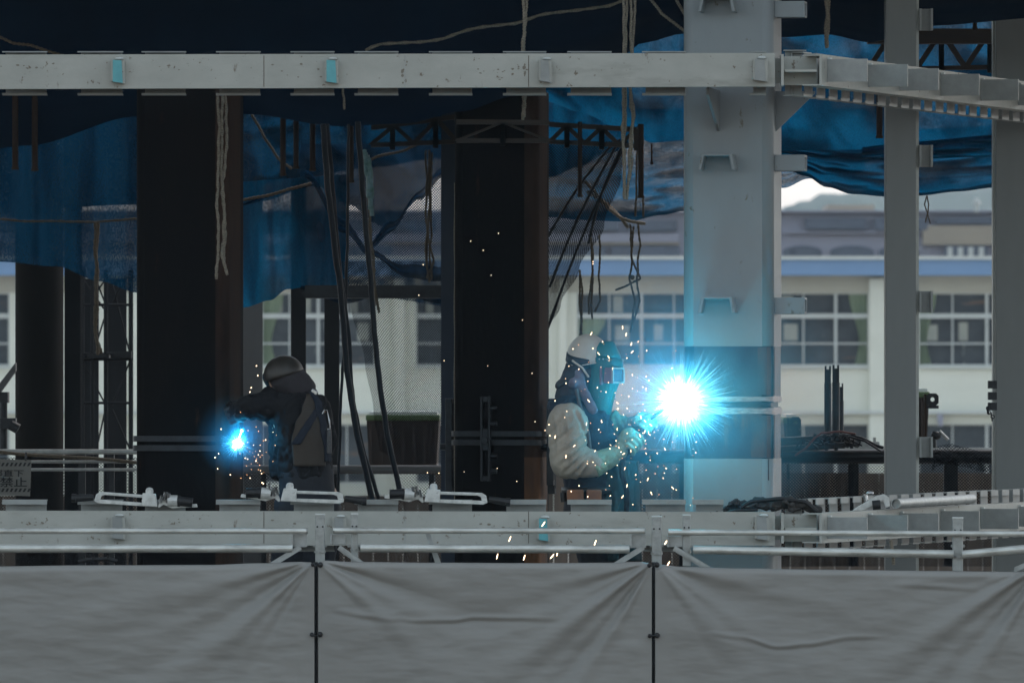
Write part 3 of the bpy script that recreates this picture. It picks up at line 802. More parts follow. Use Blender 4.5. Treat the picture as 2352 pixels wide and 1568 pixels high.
# ================================================================== NETS AND TARPAULINS
def net(name, label, mat_, x0, x1, top, bot, d, nu=80, nv=40, fold=.12, seed=1, tilt=0, cat='net', group='safety nets hung under the upper floor', left=None, right=None, freq=(5, 2), build=True):
    """hanging sheet between a top and a bottom line (picture x -> y), with real folds in depth"""
    def g(u, v):
        xa = x0 if left is None else lerp_list(left, v); xb = x1 if right is None else lerp_list(right, v)
        x = xa + (xb - xa) * u; y = lerp_list(top, x) * (1 - v) + lerp_list(bot, x) * v
        p = P(x, y, d)
        fo = fbm((u * freq[0] + seed * 7.3, v * freq[1] + seed, seed), 1, 2); p.y += fold * (1.0 * fo + .2 * abs(fbm((u * freq[0] * 2.3 + seed, v * freq[1] * 2 + 3, seed + 9), 1, 2))) + tilt * v
        if tilt:
            k = (p.y + 40) / d; p.x *= k; p.z = HZ + (p.z - HZ) * k
        return p
    W_ = S(abs(x1 - x0), d); H_ = S(abs(lerp_list(bot, (x0 + x1) / 2) - lerp_list(top, (x0 + x1) / 2)), d)
    m = MB(); m.grid(g, nu, nv, True, (W_, H_))
    if not build: return m
    return one(name, m, mat_, label, cat, group)

# the big dark tarpaulin that roofs the work place, sloping down to the back
net('tarpaulin', 'big dark navy tarpaulin hanging low across the top of the picture', M['tarp'], -120, 2420,
    [(-120, -70), (2420, -70)], [(-120, 362), (60, 335), (316, 268), (440, 258), (560, 262), (780, 290), (930, 284), (1060, 256), (1180, 222), (1300, 180), (1400, 150), (1480, 98), (1570, 78), (1800, 86), (1900, 80), (2000, 98), (2120, 60), (2420, 40)],
    42.25, 120, 30, .1, 3, tilt=.5, cat='tarpaulin')
net('tarpaulin', 'dark navy sheet added far back for the dark interior behind the blue nets', M['tarp'], -160, 1240, [(-160, -60), (1240, -60)], [(-160, 500), (316, 470), (560, 430), (700, 405), (850, 385), (1013, 365), (1240, 330)], 52.0, 60, 20, .1, 41, cat='tarpaulin')  # added backing sheet stands in for the dark interior behind the nets
# left
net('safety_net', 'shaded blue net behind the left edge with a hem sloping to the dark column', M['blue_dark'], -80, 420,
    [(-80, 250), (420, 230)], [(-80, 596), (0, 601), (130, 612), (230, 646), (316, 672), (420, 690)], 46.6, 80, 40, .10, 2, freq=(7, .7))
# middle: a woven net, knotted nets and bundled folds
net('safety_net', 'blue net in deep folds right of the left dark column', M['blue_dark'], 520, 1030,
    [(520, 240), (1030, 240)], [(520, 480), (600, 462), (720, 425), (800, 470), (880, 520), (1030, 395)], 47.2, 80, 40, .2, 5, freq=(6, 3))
net('safety_net', 'thin blue net with white gleams low beside the left dark column', M['blue_thin'], 520, 800,
    [(520, 420), (800, 400)], [(520, 712), (560, 706), (620, 690), (660, 664), (700, 660), (800, 655)], 46.9, 60, 40, .12, 8, freq=(6, 1))
n0 = net('safety_net', 'blue knotted net sagging over the dark cross beam in the middle', M['net_blue_mesh'], 690, 1030,
    [(690, 330), (1030, 330)], [(690, 655), (800, 668), (1030, 706)], 47.0, 60, 60, .25, 4, freq=(3, 3))
def fold_band(pts, wd, d, label):
    """several layers of net gathered into a soft drooping band"""
    m = MB()
    def g(u, v):
        x = pts[0][0] + (pts[-1][0] - pts[0][0]) * u; wv = wd * F / d * (.7 + .5 * fbm((u * 3, d, 1), 1, 2))
        y = lerp_list(pts, x) + (v - .5) * 2 * wv * (1 + .3 * math.sin(u * 9))
        p = P(x, y, d); p.y += .05 * math.sin(v * 9 + u * 4) + .04 * fbm((u * 6, v * 2, d), 1, 2); return p
    m.grid(g, 60, 10)
    return one('gathered_net', m, M['net_fold_solid'], label, 'net', 'gathered net edges')
M['net_fold_solid'] = blue_net('gathered dark blue net', (.003, .016, .036), (.003, .03, .075), .03, .22, 5, (1, 1, 1))
fold_band([(845, 565), (900, 520), (960, 450), (1020, 395)], .035, 46.4, 'rolled blue net edge rising to the right left of the middle column')
fold_band([(700, 400), (790, 520), (850, 580), (930, 622), (1020, 630)], .045, 46.5, 'rolled blue net edge sagging down to the middle column')
fold_band([(690, 660), (800, 690), (900, 665), (1020, 690)], .022, 46.45, 'thin rolled net hem along the dark cross beam')
fold_band([(556, 470), (640, 440), (720, 422)], .015, 46.2, 'thin rolled hem crossing the blue net beside the left column')
net('knotted_net', 'black knotted net draped from the cross beam in front of the pale wall', M['net_black'], 785, 1035,
    [(785, 600), (1035, 600)], [(785, 1000), (868, 1035), (930, 1068), (1035, 1062)], 45.2, 60, 90, .22, 6, left=[(0, 785), (.25, 806), (.55, 838), (.8, 858), (1, 872)], freq=(4, 3))
# right of the middle column
net('safety_net', 'blue net sweeping up behind the upper beam left of the pale column', M['blue'], 1180, 1640,
    [(1180, 150), (1400, 110), (1640, 40)], [(1180, 215), (1260, 235), (1330, 258), (1420, 292), (1500, 328), (1570, 322), (1640, 310)], 46.0, 80, 30, .15, 11)
net('safety_net', 'thin pale blue net with a sagging lower hem left of the pale column', M['blue_thin'], 1150, 1990,
    [(1150, 250), (1990, 250)], [(1150, 488), (1260, 500), (1340, 506), (1440, 509), (1520, 494), (1570, 485), (1700, 462), (1800, 432), (1856, 411), (1990, 395)], 47.4, 100, 50, .22, 13, freq=(4, 7))
net('safety_net', 'deep blue patch of net beside the middle column under the timber truss', M['blue'], 1180, 1450,
    [(1180, 200), (1450, 200)], [(1180, 420), (1262, 408), (1330, 384), (1390, 352), (1450, 340)], 47.0, 40, 20, .1, 15)
# right of the pale column
net('safety_net', 'upper blue net with smooth bulge right of the pale column', M['blue'], 1700, 2420,
    [(1700, 50), (2420, 20)], [(1700, 340), (1800, 346), (1960, 344), (2040, 342), (2150, 330), (2290, 312), (2420, 300)], 46.2, 90, 40, .25, 17)
net('safety_net', 'lower blue net sagging in a rounded hem over the hill', M['blue'], 1700, 2420,
    [(1700, 320), (2420, 280)], [(1700, 330), (1800, 388), (1850, 405), (1900, 430), (1960, 446), (2040, 452), (2110, 450), (2200, 440), (2285, 431), (2420, 415)], 46.6, 90, 40, .2, 19, freq=(3, 6))
net('safety_net', 'thin strip of blue net gleaming across between the two grey posts', M['blue_thin'], 1980, 2420,
    [(1980, 338), (2420, 296)], [(1980, 372), (2420, 352)], 46.1, 60, 14, .08, 21, freq=(5, 5))
n3 = net('knotted_net', 'black knotted net pulled to a point right of the middle column', M['net_black'], 1200, 1450,
    [(1200, 330), (1450, 325)], [(1200, 800), (1450, 330)], 45.0, 60, 80, .15, 23, right=[(0, 1442), (.2, 1426), (.5, 1384), (.75, 1322), (1, 1256)], build=False)
m = MB()
def n3f(u, v):
    y = 325 + (770 - 325) * v; xb = lerp_list([(325, 1442), (400, 1428), (517, 1388), (620, 1330), (700, 1288), (770, 1250)], y)
    x = 1190 + (xb - 1190) * u; p = P(x, y, 45.0); p.y += .12 * fbm((u * 5, v * 3, 4), 1, 3); return p
m.grid(n3f, 60, 80, True, (S(250, 45), S(445, 45)))
one('knotted_net', m, M['net_dark'], 'black knotted net pulled to a slanting edge right of the middle column', 'net', 'safety nets hung under the upper floor')
for i, (xa, ya, xb, yb) in enumerate(((1440, 325, 1258, 755), (1424, 320, 1262, 660), (1414, 322, 1258, 545), (1432, 330, 1352, 560))):
    m = MB(); q = [P(xa + (xb - xa) * t / 12 - 10 * math.sin(t / 12 * math.pi), ya + (yb - ya) * t / 12, 44.9) for t in range(13)]
    m.tube(q, [.004 + .006 * abs(fbm((k * .5, i, 1), 1, 2)) + .003 for k in range(13)], 6)
    one('net_cord', m, M['cable'], ['thick frayed cord along the slanting edge of the black net', 'long dark cord running down inside the slanting black net', 'shortest steep dark cord near the column in the black net', 'dark cord just inside the slanting net edge ending halfway'][i], 'cord', 'cords of the slanting black net')

# ================================================================== TIMBER TRUSS, HANGERS, BACK POSTS
def truss(name, label, xs, ya0, ya1, yb0, yb1, d, n, mt='wood', depth=.07):
    t = thing(name, label, 'truss', P((xs[0] + xs[1]) / 2, yb0, d))
    m = MB(); m.prism([P(xs[0], ya0, d), P(xs[1], ya1, d), P(xs[1], ya1 + 11, d), P(xs[0], ya0 + 11, d)], (0, depth, 0)); m.build('top_chord', M[mt], t)
    m = MB(); m.prism([P(xs[0], yb0 - 10, d), P(xs[1], yb1 - 10, d), P(xs[1], yb1, d), P(xs[0], yb0, d)], (0, depth, 0)); m.build('bottom_chord', M[mt], t)
    for k in range(n):
        x0 = xs[0] + (xs[1] - xs[0]) * k / n; x1 = xs[0] + (xs[1] - xs[0]) * (k + 1) / n
        ya = ya0 + (ya1 - ya0) * (k + .5) / n + 6; yb = yb0 + (yb1 - yb0) * (k + .5) / n - 5; h = 7
        if k % 2: x0, x1 = x1, x0
        m = MB(); m.prism([P(x0 - h, yb, d + .01), P(x0 + h, yb, d + .01), P(x1 + h, ya, d + .01), P(x1 - h, ya, d + .01)], (0, depth - .02, 0)); m.build('web_member', M[mt], t)
        m = MB(); m.pb(x1 - 6, x1 + 6, ya, yb + 12, d - .02, depth * .4); m.build('web_member', M[mt], t)
    return t
truss('timber_truss', 'brown timber lattice hanging left of the middle column', (852, 1050), 288, 262, 338, 330, 44.0, 4)
truss('timber_truss', 'brown timber lattice across the head of the middle column', (1048, 1262), 274, 276, 328, 328, 42.75, 2)
truss('timber_truss', 'brown timber lattice right of the middle column', (1262, 1462), 280, 292, 330, 340, 44.0, 5)
truss('timber_truss', 'brown timber lattice high between the two grey posts', (1995, 2330), 66, 66, 165, 158, 45.2, 6)
m = MB(); m.pb(1993, 2300, 66, 100, 44.9, .12)
one('timber_beam', m, M['wood'], 'wide timber beam high on the right behind the grey posts', 'beam')
def hanger(x, w_, y0, y1, d, label, mt='rust2'):
    m = MB(); m.cyl(P(x, y0, d), P(x, y1, d), S(w_ / 2, d), n=10); m.ring(P(x, y1 - 3, d), (0, 0, 1), S(w_ / 2, d) + .004, S(w_ / 2, d) - .006, .014, 12)
    return one('hanger_pipe', m, M[mt], label, 'pipe', 'hanger pipes under the tarpaulin')
for x, w_, y0, y1, d, lb in ((35, 14, 150, 390, 42.6, 'leftmost dark hanger pipe over the left blue net'), (80, 14, 150, 393, 42.6, 'second dark hanger pipe over the left blue net'),
        (650, 13, 190, 404, 43.4, 'longest hanger pipe just right of the left dark column'), (680, 12, 190, 388, 43.5, 'brown hanger pipe second from the left dark column'), (718, 13, 190, 393, 43.6, 'brown hanger pipe beside the black cables'),
        (806, 13, 200, 420, 43.6, 'hanger pipe left of the timber lattice behind the cables'), (1332, 10, 280, 453, 43.9, 'thin hanger pipe below the right timber lattice'), (1472, 13, 285, 455, 43.9, 'thick hanger pipe near the long knotted ropes'),
        (1497, 4, 330, 378, 43.9, 'short thin hanger rod right of the long ropes'), (2020, 14, 150, 318, 43.0, 'grey hanger pipe below the right beam beside a post'), (2239, 10, -60, 70, 44.7, 'brown hanger pipe standing on the timber beam top right')):
    hanger(x, w_, y0, y1, d, lb)
# posts further back
def bpost(x0, x1, y0, y1, d, label, mt, box=True):
    m = MB(); a = P(x0, y0, d); b = P(x1, y1, d); wd = b.x - a.x
    if box:
        m.box(((a.x + b.x) / 2, a.y + wd / 2, (a.z + b.z) / 2), (wd * .16, wd, a.z - b.z)); m.box(((a.x + b.x) / 2, a.y, (a.z + b.z) / 2), (wd, .012, a.z - b.z)); m.box(((a.x + b.x) / 2, a.y + wd, (a.z + b.z) / 2), (wd, .012, a.z - b.z))
    else: m.cyl(Vector(((a.x + b.x) / 2, a.y, a.z)), Vector(((a.x + b.x) / 2, a.y, b.z)), wd / 2, n=24)
    return one('back_post', m, M[mt], label, 'post', 'posts further back under the floor')
M['post_dk'] = mat('shaded grey post', (.030, .031, .033), (.02, .021, .023), .7, 0, 4, (1, 1, .3), spec=.1)  # grey post colour darkened to hold the shade under the floor
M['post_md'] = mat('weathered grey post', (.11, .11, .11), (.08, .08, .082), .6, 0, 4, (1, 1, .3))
bpost(35, 146, 200, 1320, 48.0, 'wide dark brown round column at the far left behind the rail', 'rustback', False) if False else None
M['rustback'] = mat('brown primer column', (.016, .0135, .0115), (.010, .009, .0078), .8, 0, 3, (1, 1, .3), spec=.05)
bpost(35, 146, 200, 1320, 48.0, 'wide dark brown round column at the far left behind the rail', 'rustback', False)
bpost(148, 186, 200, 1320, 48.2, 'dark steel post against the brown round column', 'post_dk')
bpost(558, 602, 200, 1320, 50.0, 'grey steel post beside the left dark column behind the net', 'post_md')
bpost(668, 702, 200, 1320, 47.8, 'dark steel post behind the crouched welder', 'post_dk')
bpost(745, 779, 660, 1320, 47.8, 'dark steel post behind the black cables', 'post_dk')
bpost(1013, 1047, 200, 1320, 44.2, 'navy steel post close left of the middle column', 'navypost') if False else None
M['navypost'] = mat('post with blue reflection in colour', (.008, .02, .04), (.006, .015, .03), .6, 0, 4)  # blue reflection put into the post's base colour
bpost(1013, 1047, 200, 1320, 44.2, 'navy steel post close left of the middle column', 'navypost')
m = MB(); q = [P(1044 + .8 * math.sin(k), 420 + 26 * k, 43.9) for k in range(32)]; m.tube(q, .0035, 6)
one('hanging_wire', m, M['rope'], 'pale thin line hanging in the gap left of the middle column', 'line')
m = MB(); m.pb(700, 1030, 655, 680, 44.9, .2); m.pb(700, 1030, 680, 684.5, 44.85, .25)
one('cross_beam', m, M['darksteel'], 'dark horizontal steel beam behind the cables and nets', 'beam')
m = MB(); m.prism([P(700, 684, 45.0), P(745, 656, 45.0), P(720, 655, 45.0), P(690, 672, 45.0)], (0, .1, 0)); one('brace_plate', m, M['darksteel'], 'dark slanting brace at the left end of the cross beam', 'brace')
# lattice tower, far left
def tower():
    t = thing('lattice_tower', 'dark lattice scaffold tower left of the left dark column', 'scaffold tower', P(248, 1320, 49.5))
    d = 49.5
    for x in (190, 212, 243, 301):
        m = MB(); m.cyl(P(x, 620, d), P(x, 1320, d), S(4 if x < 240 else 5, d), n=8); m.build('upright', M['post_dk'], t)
    for x in (192, 300):
        m = MB(); m.cyl(P(x, 620, d + 1.1), P(x, 1320, d + 1.1), S(5, d), n=8); m.build('upright', M['post_dk'], t)
    for y in (700, 812, 825, 925, 1035):
        m = MB(); m.cyl(P(186, y, d), P(306, y, d), S(3.2, d), n=8); m.build('ledger', M['post_dk'], t)
    for (xa, ya, xb, yb) in ((190, 830, 243, 930), (243, 700, 212, 620), (216, 680, 243, 640), (243, 720, 218, 800), (255, 640, 298, 810), (298, 830, 258, 930), (258, 940, 298, 1030), (190, 640, 243, 715), (243, 935, 222, 1030), (258, 700, 282, 640)):
        m = MB(); m.cyl(P(xa, ya, d + .05), P(xb, yb, d + .05), S(2, d), n=6); m.build('diagonal', M['post_dk'], t)
    m = MB(); m.pb(200, 250, 812, 822, d - .06, .2); m.pb(262, 302, 806, 822, d - .06, .2); m.build('platform_hook', M['darksteel'], t)
    m = MB(); m.pb(188, 226, 640, 1320, d + .5, .06); m.pb(246, 290, 640, 1320, d + .5, .06); m.build('stair_panel', M['post_dk'], t)
tower()
m = MB(); m.prism([P(-20, 905, 46.5), P(36, 832, 46.5), P(36, 852, 46.5), P(-20, 930, 46.5)], (0, .08, 0)); one('sloping_brace', m, M['post_md'], 'pale sloping brace at the far left edge', 'brace')
m = MB(); m.cyl(P(8, 905, 45.4), P(8, 1045, 45.4), S(9, 45.4)); m.pb(-4, 18, 900, 925, 45.2, .15); m.pb(0, 36, 960, 985, 45.3, .1); m.cyl(P(24, 975, 45.3), P(42, 985, 45.3), .03)
one('pipe_jack', m, M['darksteel'], 'dark pipe jack with clamp at the far left above the rail', 'jack')

# ================================================================== BACK RAILS WITH NETTING
def back_rail(x0, x1, y, d, r, label, posts, mt='darksteel', mids=()):
    t = thing('edge_rail', label, 'guard rail', P((x0 + x1) / 2, 1320, d))
    m = MB(); m.cyl(P(x0, y, d), P(x1, y, d), r); m.build('top_rail', M[mt], t)
    for q in mids:
        m = MB(); m.cyl(P(x0, q, d), P(x1, q, d), r * .6); m.build('mid_rail', M[mt], t)
    for a, b in posts:
        m = MB(); m.pb(a, b, y - 4, 1300, d + .03, .05); m.build('post', M['darksteel'], t)
    return t
back_rail(-80, 320, 1037, 45.0, .015, 'thin pale rail at the far left above the warning sign', [(180, 196), (250, 262)], 'galvflat', (1060, 1078))
back_rail(560, 1040, 1078, 46.0, .026, 'grey rail behind the crouched welder and the cables', [(600, 612), (985, 997)], 'post_md')
back_rail(1400, 2420, 1048, 45.5, .042, 'thick dark rail on the right holding black netting', [(1948, 1972), (2168, 2200), (1560, 1580)], 'darksteel', ())
m = MB(); m.pb(2030, 2420, 1028, 1037, 46.5, .1); m.pb(1880, 2032, 1024, 1033, 46.6, .1); one('deck_edge_angle', m, M['galvflat'], 'pale steel angle lying along the thick dark rail on the right', 'steel angle')
def fence_net(label, x0, x1, y0, y1, d, sd):
    net('fence_net', label, M['net_fence'], x0, x1, [(x0, y0), (x1, y0)], [(x0, y1), (x1, y1)], d, 80, 16, .08, sd, group='netting on the back rails', freq=(8, 2))
fence_net('black netting below the thick dark rail on the right', 1400, 2420, 1050, 1300, 45.3, 31)
fence_net('second layer of black netting sagging right of the pale column', 1780, 1960, 1085, 1300, 45.1, 32)
fence_net('black netting below the grey rail behind the crouched welder', 560, 1040, 1086, 1300, 45.8, 33)
fence_net('dark netting below the thin pale rail at the far left', -80, 320, 1050, 1300, 45.2, 34)
m = MB(); m.grid(lambda u, v: P(2140 + 145 * u, lerp_list([(0, 1035), (.12, 1022), (.3, 1018), (.5, 1026), (.8, 1036), (1, 1042)], u) + (1064 - 1018) * v, 45.1) + Vector((0, -.06 * math.sin(v * 3) + .05 * fbm((u * 6, v * 3, 8), 1, 2), 0)), 50, 16, True, (S(145, 45), S(46, 45)))
one('bunched_net', m, M['net_fence'], 'bunch of black net thrown over the thick rail between the grey posts', 'net')
m = MB(); q = [P(x, y, 44.9) for x, y in ((-20, 1036), (40, 1042), (90, 1046), (180, 1050), (260, 1056), (330, 1064))]; m.tube(q, .010, 6)
one('rope', m, M['rope2'], 'twisted brown rope sagging below the thin pale rail at far left', 'rope')

# warning sign with its writing
def text_mesh(name, body, p, w_, h_, mat_, parent):
    cu = bpy.data.curves.new(name, 'FONT'); cu.body = body; cu.size = 1; cu.extrude = .01; cu.offset = .012
    o = bpy.data.objects.new('tmp', cu); COL.objects.link(o)
    dg = bpy.context.evaluated_depsgraph_get(); dg.update()
    me = bpy.data.meshes.new_from_object(o.evaluated_get(dg)); bpy.data.objects.remove(o, do_unlink=True)
    xs = [v.co.x for v in me.vertices]; ys = [v.co.y for v in me.vertices]
    sx = w_ / (max(xs) - min(xs)); sy = h_ / (max(ys) - min(ys)); org = ORIG[parent]
    for v in me.vertices:
        x = (v.co.x - min(xs)) * sx; z = (v.co.y - min(ys)) * sy; y = -v.co.z * .15
        v.co = Vector((p.x + x, p.y + y, p.z + z)) - org
    me.materials.clear(); me.materials.append(mat_); me.name = name
    o = bpy.data.objects.new(name, me); COL.objects.link(o); o.parent = parent; ORIG[o] = org
    return o
dS = 44.6
sg = thing('warning_sign', 'pale warning board with black Japanese writing hung on the far left rail', 'sign', P(20, 1138, dS))
m = MB(); m.prism([P(-70, 1051, dS), P(72, 1056, dS), P(69, 1139, dS), P(-70, 1134, dS)], (0, .006, 0)); sb = m.build('board', M['signw'], sg)
for yb in (1066, 1125):
    m = MB()
    for k in range(14):
        x = -68 + k * 10; m.prism([P(x, yb + 4, dS - .002), P(x + 5, yb + 4, dS - .002), P(x + 9, yb - 4, dS - .002), P(x + 4, yb - 4, dS - .002)], (0, .001, 0))
    m.build('hazard_stripe', M['ink'], sb)
p = P(-64, 1094, dS - .003); text_mesh('lettering', '開口部直下', p, S(118, dS), S(16, dS), M['ink'], sb)
p = P(-64, 1118, dS - .003); text_mesh('lettering', '立入禁止', p, S(126, dS), S(23, dS), M['ink'], sb)
m = MB(); m.cyl(P(60, 1038, dS), P(59, 1058, dS), .006, n=6); m.build('hanging_tie', M['black'], sg)

# ================================================================== ROPES AND CABLES
def wig(pts, d, n=24, amp=1.6, sd=0):
    q = []; ts = [0]
    for a, b in zip(pts, pts[1:]): ts.append(ts[-1] + math.hypot(b[0] - a[0], b[1] - a[1]))
    for i in range(n + 1):
        s = ts[-1] * i / n; k = 0
        while k < len(pts) - 2 and s > ts[k + 1]: k += 1
        f = (s - ts[k]) / max(1e-6, ts[k + 1] - ts[k])
        x = pts[k][0] + (pts[k + 1][0] - pts[k][0]) * f; y = pts[k][1] + (pts[k + 1][1] - pts[k][1]) * f
        e = amp * fbm((s * .022, sd * 3.1, d), 1, 3)
        q.append(P(x + e * 1.5, y + e * .5, d + .01 * e))
    return q
rope_n = [0]
def rope(label, strands, d, r=.0076, mt='rope', knot=None, tips=True):
    rope_n[0] += 1; m = MB()
    for i, s in enumerate(strands):
        q = wig(s, d + .015 * i, 34, 2.2, rope_n[0] + i * 5)
        m.tube(q, [r * (1 + .18 * ((k % 2) * 2 - 1)) for k in range(len(q))], 7)
        if tips: m.cyl(q[-1], q[-1] + (q[-1] - q[-2]).normalized() * .03, r * 1.25, r * .9, 7)
    if knot: m.ell(P(knot[0], knot[1], d), (r * 2.2, r * 2, r * 2.4))
    return one('rope', m, M[mt], label, 'rope', 'ropes hanging about the frame')
rope('doubled pale rope hanging in front of the left dark column', [[(500, 220), (503, 300), (499, 470), (502, 560), (498, 606), (497, 628)], [(512, 220), (508, 400), (515, 500), (510, 590), (521, 620)], [(518, 220), (521, 330), (512, 420), (517, 540), (514, 590)]], 40.1)
rope('doubled white rope tied over the upper beam above the clip', [[(1200, -20), (1203, 55), (1200, 120)], [(1209, -20), (1207, 60), (1202, 120)]], 39.45, .0078, tips=False)
rope('short white rope end below the upper beam', [[(1203, 200), (1204, 222), (1199, 240), (1202, 256)], [(1204, 202), (1206, 240), (1201, 262)]], 39.6, .0085)
rope('long pale ropes in four strands hanging left of the pale column', [[(1434, -20), (1433, 120), (1430, 300), (1434, 400), (1432, 440)], [(1438, -20), (1437, 200), (1433, 330), (1436, 445)], [(1446, -10), (1450, 30), (1448, 240), (1453, 265), (1446, 310), (1448, 380), (1442, 425), (1441, 445)], [(1457, -10), (1454, 130), (1446, 200), (1456, 262), (1450, 350), (1448, 400)]], 39.7, .0075)
rope('diagonal white rope at the top left of the pale column', [[(1486, -10), (1520, 32), (1574, 72)]], 40.6, .008, tips=False)
rope('short diagonal rope close to the top of the pale column', [[(1548, -10), (1574, 36)]], 40.6, .008, tips=False)
rope('thick white rope end hanging right of the pale column', [[(1898, -20), (1900, 40), (1897, 70), (1899, 98)], [(1901, -20), (1903, 50), (1901, 97)]], 41.0, .009)
rope('tiny looped cord hanging below the net hem right of the grey post', [[(2130, 450), (2126, 470), (2130, 488), (2128, 500)], [(2131, 450), (2134, 472), (2129, 490), (2132, 502)]], 46.0, .004, 'rope2')
rope('thin rope end below the upper beam next to a cyan tab', [[(789, 200), (787, 215), (789, 238)]], 39.7, .006)
rope('frayed rope bundle hanging beside the middle column', [[(979, 345), (978, 440), (980, 520), (976, 580), (983, 636)], [(988, 345), (988, 470), (984, 540), (996, 600), (984, 628)], [(984, 345), (985, 480), (982, 600)], [(991, 350), (990, 490), (988, 560), (990, 630)]], 44.3, .006, 'rope2')
rope('thin brown rope with frayed end hanging among the cables', [[(846, 430), (850, 520), (860, 610), (862, 690)], [(850, 430), (848, 560), (858, 640), (868, 706)]], 43.2, .007, 'rope2')
rope('limp brown rope hanging from the left blue net', [[(219, 510), (218, 560), (224, 640), (222, 700), (218, 760), (226, 804)], [(224, 510), (222, 590), (220, 680), (219, 770), (228, 800)]], 45.9, .010, 'rope2')
rope('thin looped ropes with a knot hanging left of the arc flash', [[(1447, 515), (1452, 600), (1444, 640), (1460, 690), (1452, 750)], [(1466, 515), (1470, 560), (1462, 640), (1468, 690), (1450, 752)], [(1456, 520), (1450, 590), (1470, 640), (1424, 662)]], 44.0, .006, 'rope2', (1452, 637))
rope('pair of thin grey cords hanging over the school window', [[(1358, 545), (1359, 620), (1352, 710)], [(1361, 560), (1361, 640), (1359, 720)], [(1378, 540), (1376, 640), (1380, 690), (1372, 706)]], 44.2, .006, 'rope2')
rope('single grey cord dropping behind the right welder helmet', [[(1333, 620), (1336, 660), (1334, 770)], [(1331, 620), (1332, 700), (1336, 770)]], 44.1, .006, 'rope2')
rope('thin rope beside the thick hanger pipe', [[(1463, 290), (1462, 400), (1460, 485)], [(1475, 300), (1476, 420), (1478, 486)]], 44.3, .006, 'rope2')
rope('knotted white rope strands laced along the thin blue net', [[(1340, 415), (1380, 455), (1400, 480), (1425, 500), (1446, 508), (1470, 512)], [(1350, 440), (1395, 470), (1420, 495), (1438, 515)]], 46.2, .010)
rope('cream rope lacing the hem along the top under the tarpaulin', [[(840, 116), (880, 100), (960, 98), (1010, 92), (1070, 70), (1110, 62), (1190, 54), (1240, 34), (1330, 24), (1400, 14), (1450, -6)]], 42.0, .0085, 'rope', None, False)
rope('cream rope lacing at the top left corner of the tarpaulin', [[(-20, 76), (30, 100), (70, 104), (110, 118), (150, 130)]], 42.0, .008, 'rope2', None, False)
rope('pale rope stretched over the left blue net', [[(-20, 502), (60, 508), (130, 508), (220, 510), (316, 502), (340, 500)]], 46.3, .007, 'rope2', None, False)
rope('pale rope slanting down the folded net by the left column', [[(578, 263), (610, 320), (640, 365), (670, 388)]], 46.3, .008, 'rope2', None, False)
rope('pale rope stretched across the folded net beside the left column', [[(550, 462), (610, 450), (670, 434), (716, 421)]], 46.1, .009, 'rope2', None, False)
rope('pale rope slanting up to the timber lattice over the net', [[(838, 372), (880, 356), (930, 345), (965, 330)]], 46.0, .008, 'rope2', None, False)

def cable(label, pts, d, r):
    m = MB(); m.tube(wig(pts, d, 40, 1.2, pts[0][0]), r, 8)
    return one('welding_cable', m, M['cable'], label, 'cable', 'black welding cables')
cable('thick leftmost black cable falling to the lower beam', [(742, 285), (752, 420), (768, 560), (786, 700), (796, 850), (820, 1000), (856, 1150)], 41.6, .016)
cable('black cable running close beside the thick leftmost cable', [(752, 285), (764, 430), (778, 600), (800, 760), (808, 900), (836, 1040), (872, 1150)], 41.7, .011)
cable('thin black cable falling straight behind the crouched welder', [(800, 285), (799, 480), (796, 640), (790, 800), (782, 950), (776, 1150)], 41.8, .008)
cable('thick rightmost black cable swinging to the right near the black net', [(822, 280), (832, 430), (848, 600), (860, 760), (872, 880), (890, 1000), (924, 1150)], 41.6, .015)
cable('thin blue black cable between the thick cables', [(790, 640), (794, 760), (812, 900), (824, 1030), (850, 1150)], 41.9, .006)
m = MB()
for k in range(5): m.tube(wig([(838 + 3 * k, 345 + 6 * k), (842 + 3 * k, 400), (846 + 2 * k, 440 + 14 * k)], 42.9, 14, 3, k), .012, 6)
one('tape_bundle', m, mat('pale blue tape', (.16, .24, .26), (.05, .12, .1), .6, 0, 30), 'pale blue tape bundle tied high on the black cables', 'tape')

# ================================================================== THINGS ON THE RIGHT BACK RAIL
def tube_up(x0, x1, y0, y1, d, label):
    t = thing('support_pipe', label, 'pipe', P((x0 + x1) / 2, y1, d), 'upright pipes standing on the right back rail')
    r = S((x1 - x0) / 2, d); c = (x0 + x1) / 2; ym = y0 + 40
    m = MB(); m.cyl(P(c, ym, d), P(c, y1, d), r, n=16); m.build('outer_tube', M['darksteel'], t)
    m = MB(); m.pb(c - (x1 - x0) * .42, c + (x1 - x0) * .42, y0 + 8, ym, d - r * .8, r * 1.6); m.pb(c - (x1 - x0) * .42, c - 3, y0, y0 + 8, d - r * .8, r * 1.6); m.pb(c + 3, c + (x1 - x0) * .42, y0, y0 + 8, d - r * .8, r * 1.6); m.build('inner_tube', M['darksteel'], t)
tube_up(1893, 1910, 840, 1010, 45.2, 'left upright dark pipe with a slotted head on the back rail')
tube_up(1911, 1929, 838, 1005, 45.0, 'middle upright dark pipe with a slotted head on the back rail')
tube_up(1923, 1938, 880, 1003, 45.4, 'short upright dark pipe on the right of the three on the back rail')
for k, (y, x0, x1, dd, r) in enumerate(((1012, 1780, 1958, 45.0, .028), (1022, 1790, 1975, 45.3, .022), (1028, 1785, 1940, 44.8, .018))):
    m = MB(); m.tube([P(x0, y + 4, dd), P(x1, y - 6, dd)], r, 12)
    for q in range(4): m.ring(P(x1 - 20 - 22 * q, y - 4, dd), (1, 0, .05), r + .008, r - .004, .02, 12)
    one('pipe_bundle', m, M['darksteel'], ['thick dark pipe lying on top of the back rail', 'dark pipe lying behind the thick pipe on the rail', 'thin dark pipe lowest in the pile on the back rail'][k], 'pipe', 'dark pipes lying on the right back rail')
m = MB(); rg = random.Random(5)
